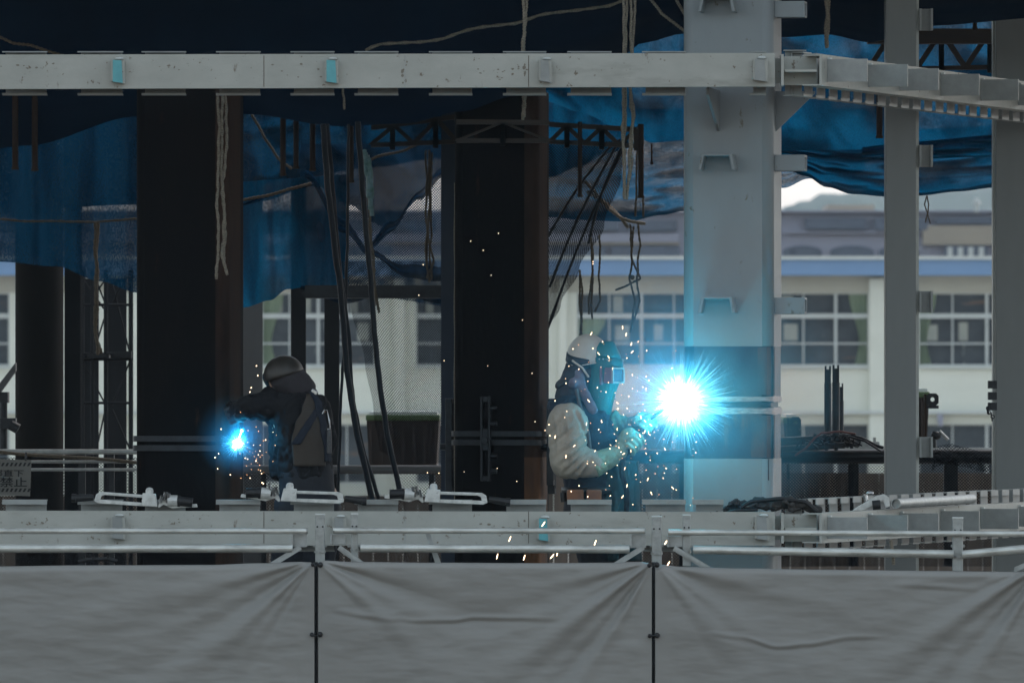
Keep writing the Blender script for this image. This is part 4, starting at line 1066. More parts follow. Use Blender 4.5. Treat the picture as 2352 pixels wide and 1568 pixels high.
for k in range(9):
    x = 1845 + 14 * k + rg.uniform(-6, 6); a_ = rg.uniform(8, 26)
    m.tube(wig([(x - a_, 1030 + rg.uniform(-6, 4)), (x - a_ * .3, 1004 + rg.uniform(-3, 6)), (x + a_ * .6, 1008 + rg.uniform(-4, 8)), (x + a_ * 1.6, 1022 + rg.uniform(-4, 10))], 44.75 + .02 * k, 14, 3.5, k + 40), .005, 6)
for k in range(5):
    x = 1880 + 22 * k; m.tube([P(x + 8 * math.cos(t * .7), 1014 + 13 * math.sin(t * .7), 44.9 - .01 * t) for t in range(10)], .004, 6)
m.tube(wig([(1955, 998), (1985, 1008), (2015, 1024), (2030, 1028)], 44.7, 20, 1.5, 51), .009, 6); m.tube(wig([(1950, 1002), (1990, 1014), (2024, 1036)], 44.6, 20, 2, 52), .006, 6)
one('cable_tangle', m, M['cable'], 'tangle of thin black cables wrapped on the pipes behind the pale column', 'cable')
m = MB(); m.tube(wig([(1826, 1046), (1850, 1030), (1870, 1006), (1886, 994), (1930, 990), (1965, 996)], 44.6, 26, 1.2, 55), .006, 8)
one('red_hose', m, M['red'], 'dull red hose looping over the pipes behind the pale column', 'hose')
m = MB(); m.pb(1979, 2020, 1014, 1026, 44.9, .1); m.pb(2006, 2012, 1004, 1014, 44.95, .05); one('steel_offcut', m, M['galvflat'], 'small pale steel offcut beside the pipes on the back rail', 'steel offcut')
t = thing('chain_hoist', 'dark chain tackle hanging on the left side of the far right post', 'chain', P(2280, 958, 42.3))
m = MB()
for y in (874, 900, 924): m.pb(2270, 2290, y, y + 18, 42.3, .06)
m.build('hook_block', M['darksteel'], t)
for k in range(7):
    c = P(2274 - 6 * math.sin(k * .9), 932 + 5 * k, 42.3); m = MB(); m.ring(c, (0, 1, 0) if k % 2 else (1, 0, 0), .012, .007, .006, 10); m.build('chain_link', M['darksteel'], t)
m = MB(); m.tube(wig([(2282, 930), (2266, 936), (2270, 950)], 42.3, 10, 1, 5), .006, 6); m.build('hook', M['darksteel'], t)
t = thing('rail_clamp', 'small dark clamp with a pale handle standing on the thick rail between the grey posts', 'clamp', P(2150, 1030, 46.0))
m = MB(); m.cyl(P(2146, 1028, 46), P(2146, 990, 46), .012); m.ell(P(2150, 1000, 46), (.03, .02, .025)); m.build('body', M['black'], t)
m = MB(); m.cyl(P(2158, 990, 46), P(2178, 1010, 46), .010); m.build('handle', M['galvflat'], t)

# ================================================================== GUARD RAILS AND SHEETING AT THE FRONT
dR = 38.35
def rail(label, up, lo, braces, plates, lo_y1=None):
    t = thing('guard_rail', label, 'guard rail', P((up[0] + up[1]) / 2, 1300, dR), 'galvanised guard rail lengths')
    m = MB(); m.tube([P(up[0] + (up[1] - up[0]) * k / 6, up[2] + (up[3] - up[2]) * k / 6, dR) for k in range(7)], S(6.6, dR), 16, False)
    for x, y, s in ((up[0], up[2], 1), (up[1], up[3], -1)): m.ring(P(x, y, dR) + Vector((.004 * s, 0, 0)), (1, 0, 0), S(6.6, dR), S(5, dR), .008, 16)
    m.build('upper_rail', M['galv'], t)
    m = MB(); m.tube([P(lo[0] + (lo[1] - lo[0]) * k / 6, lo[2] + (lo[3] - lo[2]) * k / 6, dR) for k in range(7)], S(9.6, dR), 16); m.build('lower_rail', M['galv'], t)
    for (x0, x1, y0, y1) in plates:
        m = MB(); m.pb(x0, x1, y0, y1, dR + .03, .006); m.pb(x0, x0 + 4, y0, y1, dR - .004, .03); m.build('end_bracket', M['galvflat'], t, bevel=.002)
    for (xa, ya, xb, yb) in braces:
        m = MB(); h = 6; a = P(xa, ya, dR); b = P(xb, yb, dR); e = (b - a).normalized().cross(Vector((0, 1, 0))) * S(h, dR)
        m.prism([a - e, a + e, b + e, b - e], (0, .012, 0)); m.prism([a - e * .4, a + e, b + e, b - e * .4], (0, -.008, 0)); m.build('brace', M['galvflat'], t)
rail('galvanised double guard rail above the left sheet', (-60, 707, 1219, 1219), (-60, 672, 1259, 1259), [(690, 1256, 618, 1300)], [(669, 705, 1226, 1256)])
rail('galvanised double guard rail above the middle sheet with the crease', (765, 1482, 1218, 1219), (828, 1446, 1258, 1261), [(778, 1256, 836, 1298), (1478, 1256, 1408, 1300)], [(758, 794, 1226, 1250), (1447, 1484, 1226, 1258)])
rail('galvanised double guard rail above the right sheet', (1535, 2430, 1222, 1226), (1592, 2190, 1262, 1272), [(1548, 1258, 1628, 1306)], [(1532, 1570, 1230, 1256)])
rl = thing('guard_rail', 'short tilted rail length rising to the right picture edge', 'guard rail', P(2300, 1275, dR), 'galvanised guard rail lengths')
m = MB(); m.cyl(P(2210, 1273, dR - .02), P(2440, 1252, dR - .02), S(9.6, dR), n=16); m.build('lower_rail', M['galv'], rl)
m = MB(); a = P(2330, 1308, dR); b = P(2420, 1270, dR); e = Vector((0, 0, S(6, dR))); m.prism([a - e, a + e, b + e, b - e], (0, .012, 0)); m.build('brace', M['galvflat'], rl)
def gpost(x0, x1, y0, y1, label, low=False):
    t = thing('guard_post', label, 'post', P((x0 + x1) / 2, y1, dR), 'posts of the guard rails')
    m = MB(); m.pb(x0, x1, y0 + 4, y1, dR + .02, .03); m.build('upright', M['galvflat'], t, bevel=.004)
    m = MB(); m.pb(x0 - .6, x1 + .6, y0, y0 + 4.5, dR + .018, .034); m.build('cap', M['frame'], t, bevel=.003)
    m = MB(); c = (x0 + x1) / 2; h = (x1 - x0) * .28
    for xx in (c - h, c + h): m.cyl(P(xx, y0 + 30, dR + .024), P(xx, y0 + 30, dR + .016), S(2.2, dR), n=8)
    m.build('pin_hole', M['black'], t)
    m = MB(); m.ring(P(c, y1 - 34, dR + .035), (0, 0, 1), S((x1 - x0) * .62, dR), S((x1 - x0) * .5, dR), .012, 12); m.pb(c - 16, c + 16, 1250, 1256, dR + .052, .01); m.build('collar', M['galvflat'], t)
gpost(724, 746, 1179, 1300, 'galvanised guard post above the seam of left and middle sheet')
gpost(806, 822, 1178, 1296, 'thin guard post just right of the left seam, cyan lit edge')
gpost(1497, 1520, 1184, 1304, 'galvanised guard post above the seam of middle and right sheet')
gpost(1568, 1586, 1181, 1300, 'thin guard post just right of the right seam below the arc')
gpost(2188, 2212, 1187, 1312, 'galvanised guard post near the right edge of the picture')
m = MB(); a = P(975, 1218, dR + .12); b = P(1002, 1300, dR + .12); m.prism([a, a + Vector((.022, 0, 0)), b + Vector((.03, 0, 0)), b], (0, .01, 0)); one('flat_brace', m, M['galvflat'], 'pale flat brace slanting behind the middle guard rails', 'brace')
m = MB(); m.tube(wig([(2046, 1240), (2050, 1262), (2052, 1296)], dR + .05, 10, 1, 4), .008, 8); one('rope', m, M['rope'], 'short white tie hanging behind the right guard rails', 'rope', 'ropes hanging about the frame')

# grey sheets
dT = 38.22
def gauss(x, s): return math.exp(-(x / s) ** 2)
def sheet(label, x0, x1, ytop, fans, creases, sd):
    t = thing('sheet_screen', label, 'sheet', P((x0 + x1) / 2, 1640, dT), 'grey vinyl sheets along the front')
    y1 = 1640
    def g(u, v):
        x = x0 + (x1 - x0) * u; yt = lerp_list(ytop, x)
        y = yt + (y1 - yt) * v; dy = 0.0
        for cx, cy, th0, th1, fr, amp, ph in fans:
            dx, dz = x - cx, y - cy; r = math.hypot(dx, dz); th = math.degrees(math.atan2(dz, dx)) % 360
            wv = max(0, min(1, (th - th0) / 10)) * max(0, min(1, (th1 - th) / 16))
            k = math.radians(th) * fr + ph + .5 * fbm((th * .03, r * .003, sd), 1, 2)
            rr = min(1, r / 40) * math.exp(-max(0, r - 120) / 420)
            dy -= amp * wv * rr * (math.sin(k) + .45 * math.sin(k * 2.3 + 1.1))
        for pts, wdt, amp in creases:
            if pts[0][0] <= x <= pts[-1][0]:
                yy = lerp_list(pts, x); e = math.sin(math.pi * (x - pts[0][0]) / (pts[-1][0] - pts[0][0])) ** .7
                q = (y - yy) / wdt
                dy -= amp * e * (gauss(q, 1) - .6 * gauss(q - 1.3, 1.2))
        dy += .010 * fbm((x * .005, y * .010, sd), 1, 3) + .0022 * fbm((x * .012, y * .05, sd + 4), 1, 3)
        p = P(x, y, dT); edge = min(u, 1 - u)
        p.y += dy * min(1, edge * 18 + .1)
        # the top hem rolls back over its cord
        h = v * (y1 - yt)
        if h < 13: p.y += .028 * (1 - h / 13) ** 2 * (1 if True else 0)
        return p
    m = MB(); m.grid(g, 260, 130); m.build('sheet', M['sheet'], t, solid=.002)
    m = MB(); q = []
    for k in range(60):
        x = x0 + (x1 - x0) * k / 59; q.append(P(x, lerp_list(ytop, x) + 3.5, dT + .026))
    m.tube(q, S(3.2, dT), 8); m.build('hem_cord', M['sheet'], t)
    return t
shL = sheet('left grey sheet with soft folds fanning from its upper right corner', -70, 722, [(-70, 1301), (200, 1298), (480, 1297), (600, 1293), (690, 1290), (712, 1291), (722, 1294)],
      [(725, 1284, 118, 176, 11, .016, .8)], [], 1)
shM = sheet('middle grey sheet with a long level crease in its centre', 731, 1497, [(731, 1294), (745, 1287), (800, 1290), (1000, 1292), (1250, 1293), (1400, 1292), (1470, 1290), (1488, 1292), (1497, 1300)],
      [(1502, 1288, 112, 172, 13, .014, .3), (722, 1284, 8, 50, 9, .014, 1.5)], [([(900, 1419), (955, 1424), (1040, 1423), (1090, 1417), (1180, 1418), (1290, 1421)], 6, .010), ([(760, 1398), (860, 1416), (920, 1424)], 7, .006)], 2)
shR = sheet('right grey sheet with curved wrinkles and folds fanning from the right', 1505, 2430, [(1505, 1302), (1520, 1297), (1560, 1301), (1700, 1305), (1900, 1308), (2150, 1311), (2352, 1313), (2430, 1314)],
      [(2400, 1290, 108, 172, 12, .016, 2.0), (1500, 1288, 8, 60, 8, .012, 1.0)], [([(1630, 1452), (1700, 1462), (1790, 1484), (1850, 1478), (1960, 1462), (2050, 1460)], 6, .008), ([(2050, 1340), (2250, 1352)], 6, .005)], 3)
def seam(x, label, sd):
    t = thing('sheet_post', label, 'post', P(x, 1640, dR), 'slim dark posts behind the sheet seams')
    m = MB(); m.cyl(P(x, 1290, dR - .06), P(x, 1640, dR - .06), S(4.5, dR), n=12); m.build('pole', M['darksteel'], t)
    for y in (1297, 1458, 1620):
        m = MB(); r = random.Random(sd + y); q = []
        for k, dx in enumerate((-9, 9)):
            m.ell(P(x + dx + r.uniform(-2, 2), y + r.uniform(-2, 2), dT - .012), (S(5 + 1.5 * k, dT), .012, S(5 + 1.5 * k, dT)))
        m.tube(wig([(x - 9, y), (x, y + 2), (x + 9, y)], dT - .014, 8, 1, y), .004, 6); m.build('tie', M['black'], t)
seam(726, 'slim dark post in the seam between left and middle sheet', 1)
seam(1501, 'slim dark post in the seam between middle and right sheet', 2)

# ================================================================== ALIGNMENT CLAMPS LYING ON THE LOWER BEAM
dK = dB + .05
def clampset(label, x, y, flip, tilt, sd):
    """long slotted jaw, block with bolt, round collar and black screw handle; drawn along +x from x"""
    t = thing('column_clamp', label, 'clamp', P(x + 130 * flip, 1172, dK), 'metal alignment clamps lying on the lower beam')
    def q(a, b, dy=0): 
        c, s_ = math.cos(R(tilt)), math.sin(R(tilt)); return P(x + flip * (a * c - b * s_), y - (a * s_ + b * c), dK + dy)
    m = MB(); th = .03
    o = [(0, 2), (8, 20), (16, 24), (118, 24), (118, 0), (6, -6)]; i = [(14, 4), (18, 16), (24, 18), (108, 18), (108, 2), (20, -1)]
    o = [(0, 0), (4, 16), (14, 22), (112, 20), (112, 13), (24, 15), (16, 12), (14, 4)]
    m.prism([q(a, b) for a, b in o], (0, th, 0))
    m.prism([q(a, b) for a, b in [(0, 0), (14, 4), (112, 2), (112, -6), (10, -5)]], (0, th, 0)); m.build('slotted_jaw', M['castal'], t, bevel=.003)
    m = MB(); m.prism([q(a, b) for a, b in [(14, 4), (16, 12), (24, 15), (112, 13), (112, 2)]], (0, 0, 0)) if False else m.pb(0, 1, 0, 1, dK, .001)
    m = MB(); m.prism([q(a, b, -.012) for a, b in [(110, -6), (110, 24), (140, 24), (146, -6)]], (0, th + .024, 0)); m.build('block', M['castal'], t, bevel=.004)
    m = MB(); m.cyl(q(126, 24, .015), q(126, 32, .015), S(9, dK), n=6); m.ell(q(126, 33, .015), (S(8, dK), S(8, dK), S(5, dK))); m.build('bolt', M['castal'], t)
    m = MB(); m.prism([q(a, b) for a, b in [(146, -6), (150, 6), (165, 12), (182, 2), (200, 2), (236, 6), (238, -2), (200, -5), (180, -8), (160, 0), (150, -8)]], (0, .016, 0)); m.build('arm', M['castal'], t, bevel=.003)
    for k in range(3):
        m = MB(); a = q(152 + 8 * k, 6 + 5 * ((k + sd) % 2), -.01); m.cyl(a, a + Vector((.01 * flip, -.02, .03 + .008 * k)), .009, n=8); m.build('pin', M['steel'], t)
    m = MB(); m.cyl(q(166, 10, -.004), q(200, 11, -.004), S(6, dK), n=12); m.build('screw', M['darksteel'], t)
    m = MB(); m.ring(q(180, 10, -.004), q(200, 11) - q(180, 10), S(13, dK), S(6, dK), S(22, dK), 16); m.build('collar', M['castal'], t)
    m = MB(); m.cyl(q(196, 10, -.004), q(226, 8, -.004), S(11, dK), n=12); m.cyl(q(192, 10, -.004), q(198, 10, -.004), S(13, dK), n=12); m.build('screw_handle', M['black'], t)
    m = MB(); m.cyl(q(-42, 4, .015), q(-2, 8, .015), S(8.5, dK), S(7, dK), n=12); m.cyl(q(-52, 4, .015), q(-42, 4, .015), S(10, dK), n=12); m.build('jaw_handle', M['black'], t)
clampset('cast clamp lying leftmost on the lower beam with its jaw to the left', 216, 1150, 1, -3, 0)
clampset('cast clamp lying mid left on the lower beam with its jaw to the right', 790, 1152, -1, 3, 1)
clampset('cast clamp lying in front of the middle column on the lower beam', 1120, 1154, -1, 3, 0)

# canvas bag, small clamp and pipes lying on the away beam
bag = thing('canvas_bag', 'crumpled dirty canvas bag slumped on the beam corner below the pale column', 'bag', P(1770, 1176, 39.4))
m = MB(); rg = random.Random(4)
path = [(1650, 1174), (1690, 1164), (1725, 1155), (1770, 1152), (1815, 1154), (1850, 1160), (1880, 1172)]
for (xa, ya), (xb, yb) in zip(path, path[1:]):
    m.cap(P(xa, ya, 39.38), P(xb, yb, 39.38), .022 + .010 * rg.random(), .022 + .012 * rg.random())
for k in range(9):
    x = 1680 + 22 * k; m.ell(P(x, 1160 + rg.uniform(-5, 6), 39.34 + .04 * rg.random()), (.05, .03, .022), Matrix.Rotation(R(rg.uniform(-40, 40)), 3, 'Y'))
organic('cloth', m, M['bag'], bag, .008, 1, [(.022, lambda co: -max(0, 1 - abs(fbm((co.x * 9, co.y * 9, co.z * 14), 1, 3)) / .25)), (.014, lambda co: fbm(co * 16, 1, 2))])
m = MB(); m.tube(wig([(1700, 1166), (1720, 1150), (1790, 1144), (1850, 1152), (1878, 1174)], 39.33, 20, 2.5, 3), .010, 8); m.tube(wig([(1668, 1178), (1690, 1172), (1740, 1170)], 39.32, 10, 2, 8), .008, 8); m.build('strap', M['black'], bag)
t = thing('metal_clamp', 'small bright clamp with a round dark jaw on the right end of the bag', 'clamp', P(2000, 1172, 39.5))
m = MB(); m.prism([P(1958, 1172, 39.5), P(1972, 1162, 39.5), P(2010, 1140, 39.5), P(2030, 1134, 39.5), P(2042, 1142, 39.5), P(2044, 1162, 39.5), P(2034, 1166, 39.5), P(2028, 1148, 39.5), P(2014, 1154, 39.5), P(1985, 1172, 39.5)], (0, .03, 0)); m.build('body', M['castal'], t, bevel=.003)
m = MB(); m.cyl(P(2004, 1160, 39.46), P(2022, 1158, 39.46), S(11, 39.5), n=14); m.build('screw', M['black'], t)
m = MB(); m.cyl(P(1986, 1134, 39.52), P(1990, 1152, 39.52), .012, n=8); m.ell(P(1998, 1132, 39.5), (.02, .015, .012)); m.build('knob', M['steel'], t)
m = MB(); a = P(2058, 1156, 40.2); b = P(2232, 1145, 41.6); m.tube([a, b], S(11.5, 40.2), 18, False); m.ring(a, (b - a), S(11.5, 40.2), S(9.5, 40.2), .006, 18); m.ring(b, (b - a), S(11.5, 40.2), S(9.5, 40.2), .006, 18)
m.cyl(a + (b - a) * .01, a + (b - a) * .012, S(9.6, 40.2), n=18)
one('steel_tube', m, M['galvflat'], 'pale steel tube with dark open end lying on the right away beam', 'pipe')
m = MB(); m.tube(wig([(180, 1290), (200, 1284), (250, 1283), (268, 1288)], 39.0, 16, 1, 3), .010, 8); m.cyl(P(215, 1284, 39), P(215, 1278, 39), .008); m.cyl(P(248, 1284, 39), P(248, 1277, 39), .008)
one('carry_handle', m, M['black'], 'black handle of a case just above the left sheet', 'handle')

# ================================================================== PEOPLE
def cloth(sc, st=(1, 1, 1), sd=0):
    return lambda co: fbm((co.x * sc * st[0] + sd, co.y * sc * st[1], co.z * sc * st[2]), 1, 3)
def ridges(sc, ax, sd=0):
    """soft creases running across a direction"""
    ax = Vector(ax)
    return lambda co: abs(math.sin(co.dot(ax) * sc + 2.2 * fbm(co * 7 + Vector((sd, 0, 0)), 1, 2))) ** .7 - .6
def crease(sc, st=(1, 1, 1), sd=0, wd=.22):
    """narrow cloth creases"""
    def f(co):
        n = fbm((co.x * sc * st[0] + sd, co.y * sc * st[1], co.z * sc * st[2]), 1, 3)
        return -max(0, 1 - abs(n) / wd) ** 1.4
    return f
def folds(segs, wd=.007):
    """cloth folds along given lines (picture points at the welder), a valley with a soft ridge beside it"""
    L = [(P(a, b, 39.58), P(c, d, 39.58)) for a, b, c, d in segs]
    def f(co):
        s = 0
        for a, b in L:
            ab = Vector((b.x - a.x, b.z - a.z)); ap = Vector((co.x - a.x, co.z - a.z)); t = max(0, min(1, ap.dot(ab) / ab.dot(ab)))
            q = ap - ab * t; d = q.length * (1 if ab.x * ap.y - ab.y * ap.x > 0 else -1); w_ = math.sin(math.pi * (t * .8 + .1))
            s += w_ * (-math.exp(-(d / wd) ** 2) + .7 * math.exp(-((d - 1.9 * wd) / (1.5 * wd)) ** 2))
        return s
    return f
def grip_shapes(mb, C, A, U, r=.019, fr=.0105, sc=1.0):
    """hand closed round a bar: palm, four unequal curled fingers and a thumb"""
    A = A.normalized(); U = (U - A * U.dot(A)).normalized(); V = A.cross(U)
    lens = (215, 235, 225, 195)
    for k in range(4):
        c = C + A * (-.036 + .0235 * k) * sc; f = fr * (1.0, 1.08, 1.04, .9)[k] * sc; rr = (r + fr) * sc
        prev = None; n = 6
        for i in range(n + 1):
            a = R(20 + lens[k] * i / n); p = c + (U * math.cos(a) + V * math.sin(a)) * rr * (1.12 if i in (2, 4) else 1.0)
            if prev is not None: mb.cap(prev, p, f * (1 - .03 * i), f * (1 - .03 * (i + 1)), 8, 3)
            prev = p
    pc = C + U * (r + .022) * sc
    mb.ell(pc, (.048 * sc, .045 * sc, .026 * sc), Matrix((A, V, U)).transposed(), 14, 8)
    prev = None
    for i in range(4):
        a = R(-25 - 50 * i); p = C + A * (.030 - .004 * i) * sc + (U * math.cos(a) + V * math.sin(a)) * (r + fr + .006) * sc
        if prev is not None: mb.cap(prev, p, fr * 1.2 * sc, fr * 1.1 * sc, 8, 3)
        prev = p
    return pc
def ringe(c, rx, ry, n=20, rot=None, tilt=0.0):
    out = []
    for k in range(n):
        a = 2 * math.pi * k / n; q = Vector((rx * math.cos(a), ry * math.sin(a), rx * math.cos(a) * tilt))
        out.append(c + q)
    return out

# ------------------------------------------------------------ the welder in the light
dW = 39.80
def Q(x, y, dd=0): return P(x, y, dW + dd)
def px(v): return v * dW / F
w1 = thing('person', 'welder in cream hard hat, green leather mask and tan sleeves welding the pale column', 'person', P(1385, 1578, dW))
ORIG[w1] = Vector(w1.location)
m = MB()
m.ell(Q(1364, 852), (.094, .076, .118)); m.ell(Q(1402, 862), (.018, .012, .014)); m.ell(Q(1396, 888), (.022, .025, .012)); m.ell(Q(1360, 858, -.078), (.012, .014, .03)); m.ell(Q(1360, 858, .078), (.012, .014, .03))
m.cap(Q(1350, 885), Q(1335, 935), .055, .062)
m.loft([ringe(Q(1330, 940), .085, .15), ringe(Q(1338, 1000), .12, .165), ringe(Q(1348, 1080), .11, .15), ringe(Q(1354, 1160), .115, .16)])
for s in (-1, 1):
    m.cap(Q(1350, 1160, .09 * s), Q(1382 if s < 0 else 1425, 1365, .10 * s), .085, .06); m.cap(Q(1382 if s < 0 else 1425, 1365, .10 * s), Q(1362 if s < 0 else 1418, 1545, .10 * s), .058, .042)
    m.cap(Q(1358 if s < 0 else 1414, 1556, .1 * s), Q(1410 if s < 0 else 1468, 1566, .1 * s), .042, .032)
m.cap(Q(1310, 965, -.17), Q(1306, 1066, -.21), .055, .045); m.cap(Q(1306, 1066, -.21), Q(1425, 1040, -.17), .044, .03)
m.cap(Q(1330, 965, .17), Q(1372, 1030, .19), .055, .045); m.cap(Q(1372, 1030, .19), Q(1445, 975, .08), .044, .03)
organic('body', m, M['skin'], w1, .014, 5)
# trousers
m = MB()
m.loft([ringe(Q(1356, 1128), .13, .165), ringe(Q(1356, 1175), .14, .18), ringe(Q(1360, 1215), .12, .17)])
for s in (-1, 1):
    kx = 1384 if s < 0 else 1428; ax_ = 1364 if s < 0 else 1420
    m.cap(Q(1352, 1190, .085 * s), Q(kx, 1365, .10 * s), .105, .085); m.cap(Q(kx, 1365, .10 * s), Q(ax_, 1535, .10 * s), .085, .07)
organic('trousers', m, M['trouser'], w1, .016, 5, [(.006, cloth(9))])
for s in (-1, 1):
    x = 1362 if s < 0 else 1418; m = MB(); m.cap(Q(x, 1520, .1 * s), Q(x, 1556, .1 * s), .062, .055); m.cap(Q(x - 4, 1560, .1 * s), Q(x + 52, 1566, .1 * s), .05, .042); organic('boot', m, M['black'], w1, .012, 4)
# vest over jacket body
m = MB()
m.loft([ringe(Q(1318, 905), .075, .09), ringe(Q(1314, 928), .115, .16), ringe(Q(1328, 955), .152, .19), ringe(Q(1342, 1005), .162, .195), ringe(Q(1352, 1065), .152, .185), ringe(Q(1358, 1115), .142, .175), ringe(Q(1358, 1142), .140, .17)])
m.ell(Q(1272, 935, 0), (.035, .12, .045)); m.cap(Q(1378, 960, -.06), Q(1392, 1040, -.05), .06, .07)
organic('vest', m, M['navy'], w1, .012, 5, [(.010, crease(7, (1, 1, 1.6), 4)), (.006, cloth(8))])
# tan jacket sleeves, near one baggy and creased
m = MB()
m.cap(Q(1305, 972, -.165), Q(1304, 1052, -.205), .107, .092); m.cap(Q(1304, 1058, -.205), Q(1362, 1064, -.19), .092, .072); m.ell(Q(1300, 955, -.12), (.085, .1, .07))
organic('sleeve', m, M['jacket'], w1, .010, 4, [(.012, folds([(1262, 1000, 1292, 955), (1266, 1022, 1316, 978), (1278, 1046, 1348, 998), (1284, 1068, 1352, 1018), (1296, 1084, 1350, 1034), (1308, 1098, 1352, 1050), (1326, 1104, 1348, 1072), (1322, 942, 1348, 1004), (1290, 948, 1300, 1000), (1338, 1092, 1360, 1046), (1270, 960, 1275, 1040)])), (.005, cloth(9, (1, 1, 1.6))), (.003, cloth(26))])
m = MB(); m.cap(Q(1335, 965, .165), Q(1372, 1028, .185), .095, .085); m.cap(Q(1372, 1028, .185), Q(1415, 990, .12), .08, .062)
organic('sleeve', m, M['jacket'], w1, .012, 4, [(.012, crease(8, (1.5, 1, 1), 3))])
# gauntlets
C1 = Q(1452, 1016, -.16); A1 = (Q(1490, 982, -.10) - Q(1430, 1050, -.18)).normalized()
m = MB(); 
rings = []
a, b = Q(1360, 1069, -.19), Q(1424, 1038, -.17); t_ = (b - a).normalized(); u_ = t_.orthogonal().normalized(); q_ = t_.cross(u_)
for k in range(7):
    f = k / 6; r_ = .074 - .028 * f - .004 * math.sin(f * 3.1); c = a + (b - a) * f
    rings.append([c + (u_ * math.cos(e) + q_ * math.sin(e)) * r_ * (1 + .03 * math.sin(3 * e + f * 4)) for e in [2 * math.pi * j / 20 for j in range(20)]])
m.loft(rings); m.ell(b, (.045, .045, .045))
organic('glove_cuff', m, M['glove'], w1, .009, 3, [(.006, crease(14, (1.6, 1, 1), 5)), (.004, cloth(18))])
m = MB(); pc = grip_shapes(m, C1, A1, Vector((-.75, -.45, -.35)), .022, .0125, 1.12); m.cap(pc, b, .034, .040)
organic('glove_hand', m, M['glove'], w1, .0055, 2)
C2 = Q(1484, 975, -.02); A2 = A1
m = MB(); m.cap(Q(1402, 978, .12), Q(1446, 975, .05), .058, .040); m.cap(Q(1412, 952, .08), Q(1424, 985, .08), .024, .034); m.cap(Q(1428, 958, .06), Q(1434, 984, .06), .016, .024)
organic('glove_cuff', m, M['glove'], w1, .009, 3, [(.006, ridges(90, (.8, .1, .3)))])
m = MB(); pc = grip_shapes(m, C2, A2, Vector((-.8, .3, .25)), .020, .012, 1.1); m.cap(pc, Q(1446, 975, .05), .032, .038)
organic('glove_hand', m, M['glove'], w1, .0055, 2)
# hood, towel, neck flap
m = MB(); m.ell(Q(1340, 850), (.098, .098, .11)); m.cap(Q(1330, 868), Q(1318, 910), .09, .10)
organic('hood', m, M['hood'], w1, .012, 4, [(.006, cloth(14))])
m = MB(); m.cap(Q(1330, 856, -.085), Q(1337, 884, -.10), .026, .022, flat=.6, axis=(0, 1, 0)); m.cap(Q(1334, 888, -.10), Q(1362, 940, -.155), .030, .028, flat=.5, axis=(0, 1, 0)); m.cap(Q(1334, 888, .10), Q(1362, 940, .155), .030, .028); m.cap(Q(1318, 880, -.1), Q(1318, 880, .1), .03, .03)
organic('neck_towel', m, M['towel'], w1, .008, 3, [(.003, cloth(30))])
m = MB(); m.ell(Q(1292, 880, -.01), (.045, .075, .026), Matrix.Rotation(R(-32), 3, 'Y')); organic('neck_flap', m, M['bag'], w1, .008, 3)
# hard hat
m = MB(); c = Q(1353, 828); hr = Matrix.Rotation(R(-10), 3, 'Y'); vs = []; nu, nv = 36, 14
for j in range(nv + 1):
    th = R(98) * j / nv
    for i in range(nu):
        ph = 2 * math.pi * i / nu; k = 1 + (.05 * max(0, -math.cos(ph)) * (j / nv) ** 6)
        vs.append(c + hr @ Vector((.113 * k * math.sin(th) * math.cos(ph), .104 * k * math.sin(th) * math.sin(ph), .134 * math.cos(th))))
fs = [(j * nu + i, (j + 1) * nu + i, (j + 1) * nu + (i + 1) % nu, j * nu + (i + 1) % nu) for j in range(nv) for i in range(nu)]
m.add(vs, fs, True)
hh = m.build('hard_hat', M['helmet'], w1, solid=.004)
m = MB(); 
def hat_pt(ph, th, k=1.02): return c + hr @ Vector((.113 * k * math.sin(th) * math.cos(ph), .104 * k * math.sin(th) * math.sin(ph), .134 * k * math.cos(th)))
m.tube([hat_pt(2 * math.pi * k / 30, R(97)) for k in range(31)], .004, 6)
m.build('rim', M['helmet'], hh)
m = MB()   # broad dark band from the back of the hat down to the mask hinge
ra = []; rb = []
for k in range(13):
    f = k / 12; ph = R(185 + 85 * f); th = R(62 + 26 * f); ra.append(hat_pt(ph, th, 1.03)); rb.append(hat_pt(ph, th + R(19), 1.045))
m.loft([ra, rb], closed=False)
ra = []; rb = []
for k in range(13):
    f = k / 12; ph = R(175 - 85 * f); th = R(62 + 26 * f); ra.append(hat_pt(ph, th, 1.03)); rb.append(hat_pt(ph, th + R(19), 1.045))
m.loft([ra, rb], closed=False)
m.build('head_band', M['black'], w1, solid=.004)
m = MB(); m.tube([hat_pt(R(225), R(84), 1.06), Q(1338, 845, -.106), Q(1352, 866, -.1)], .006, 8); m.build('chin_strap', M['helmet'], w1)
# mask: cloth hood of green leather in front of the face
def mring(y, xa, xb, hw, lift=0.0):
    out = []; n = 28; cx = (xa + xb) / 2; rx = (xb - xa) / 2
    for k in range(n):
        a = 2 * math.pi * k / n; sx = abs(math.cos(a)) ** .8 * (1 if math.cos(a) > 0 else -1); sy = abs(math.sin(a)) ** .8 * (1 if math.sin(a) > 0 else -1)
        out.append(Q(cx + rx * sx, y - lift * (sx) , hw * sy))
    return out
ms = MB(); ms.loft([mring(783, 1378, 1408, .05), mring(787, 1368, 1412, .072), mring(798, 1357, 1417, .094), mring(812, 1351, 1424, .105), mring(823, 1350, 1428, .108, -2)], caps=True)
mk = ms.build('mask_top', M['teal'], w1)
ms = MB(); ms.loft([mring(822, 1349, 1431, .112, -2), mring(838, 1348, 1432, .112, -1), mring(868, 1345, 1427, .108), mring(898, 1341, 1416, .103), mring(925, 1341, 1409, .10), mring(950, 1348, 1404, .10), mring(962, 1358, 1397, .095)])
mk2 = ms.build('mask', M['teal'], w1, bevel=0)
m = MB()
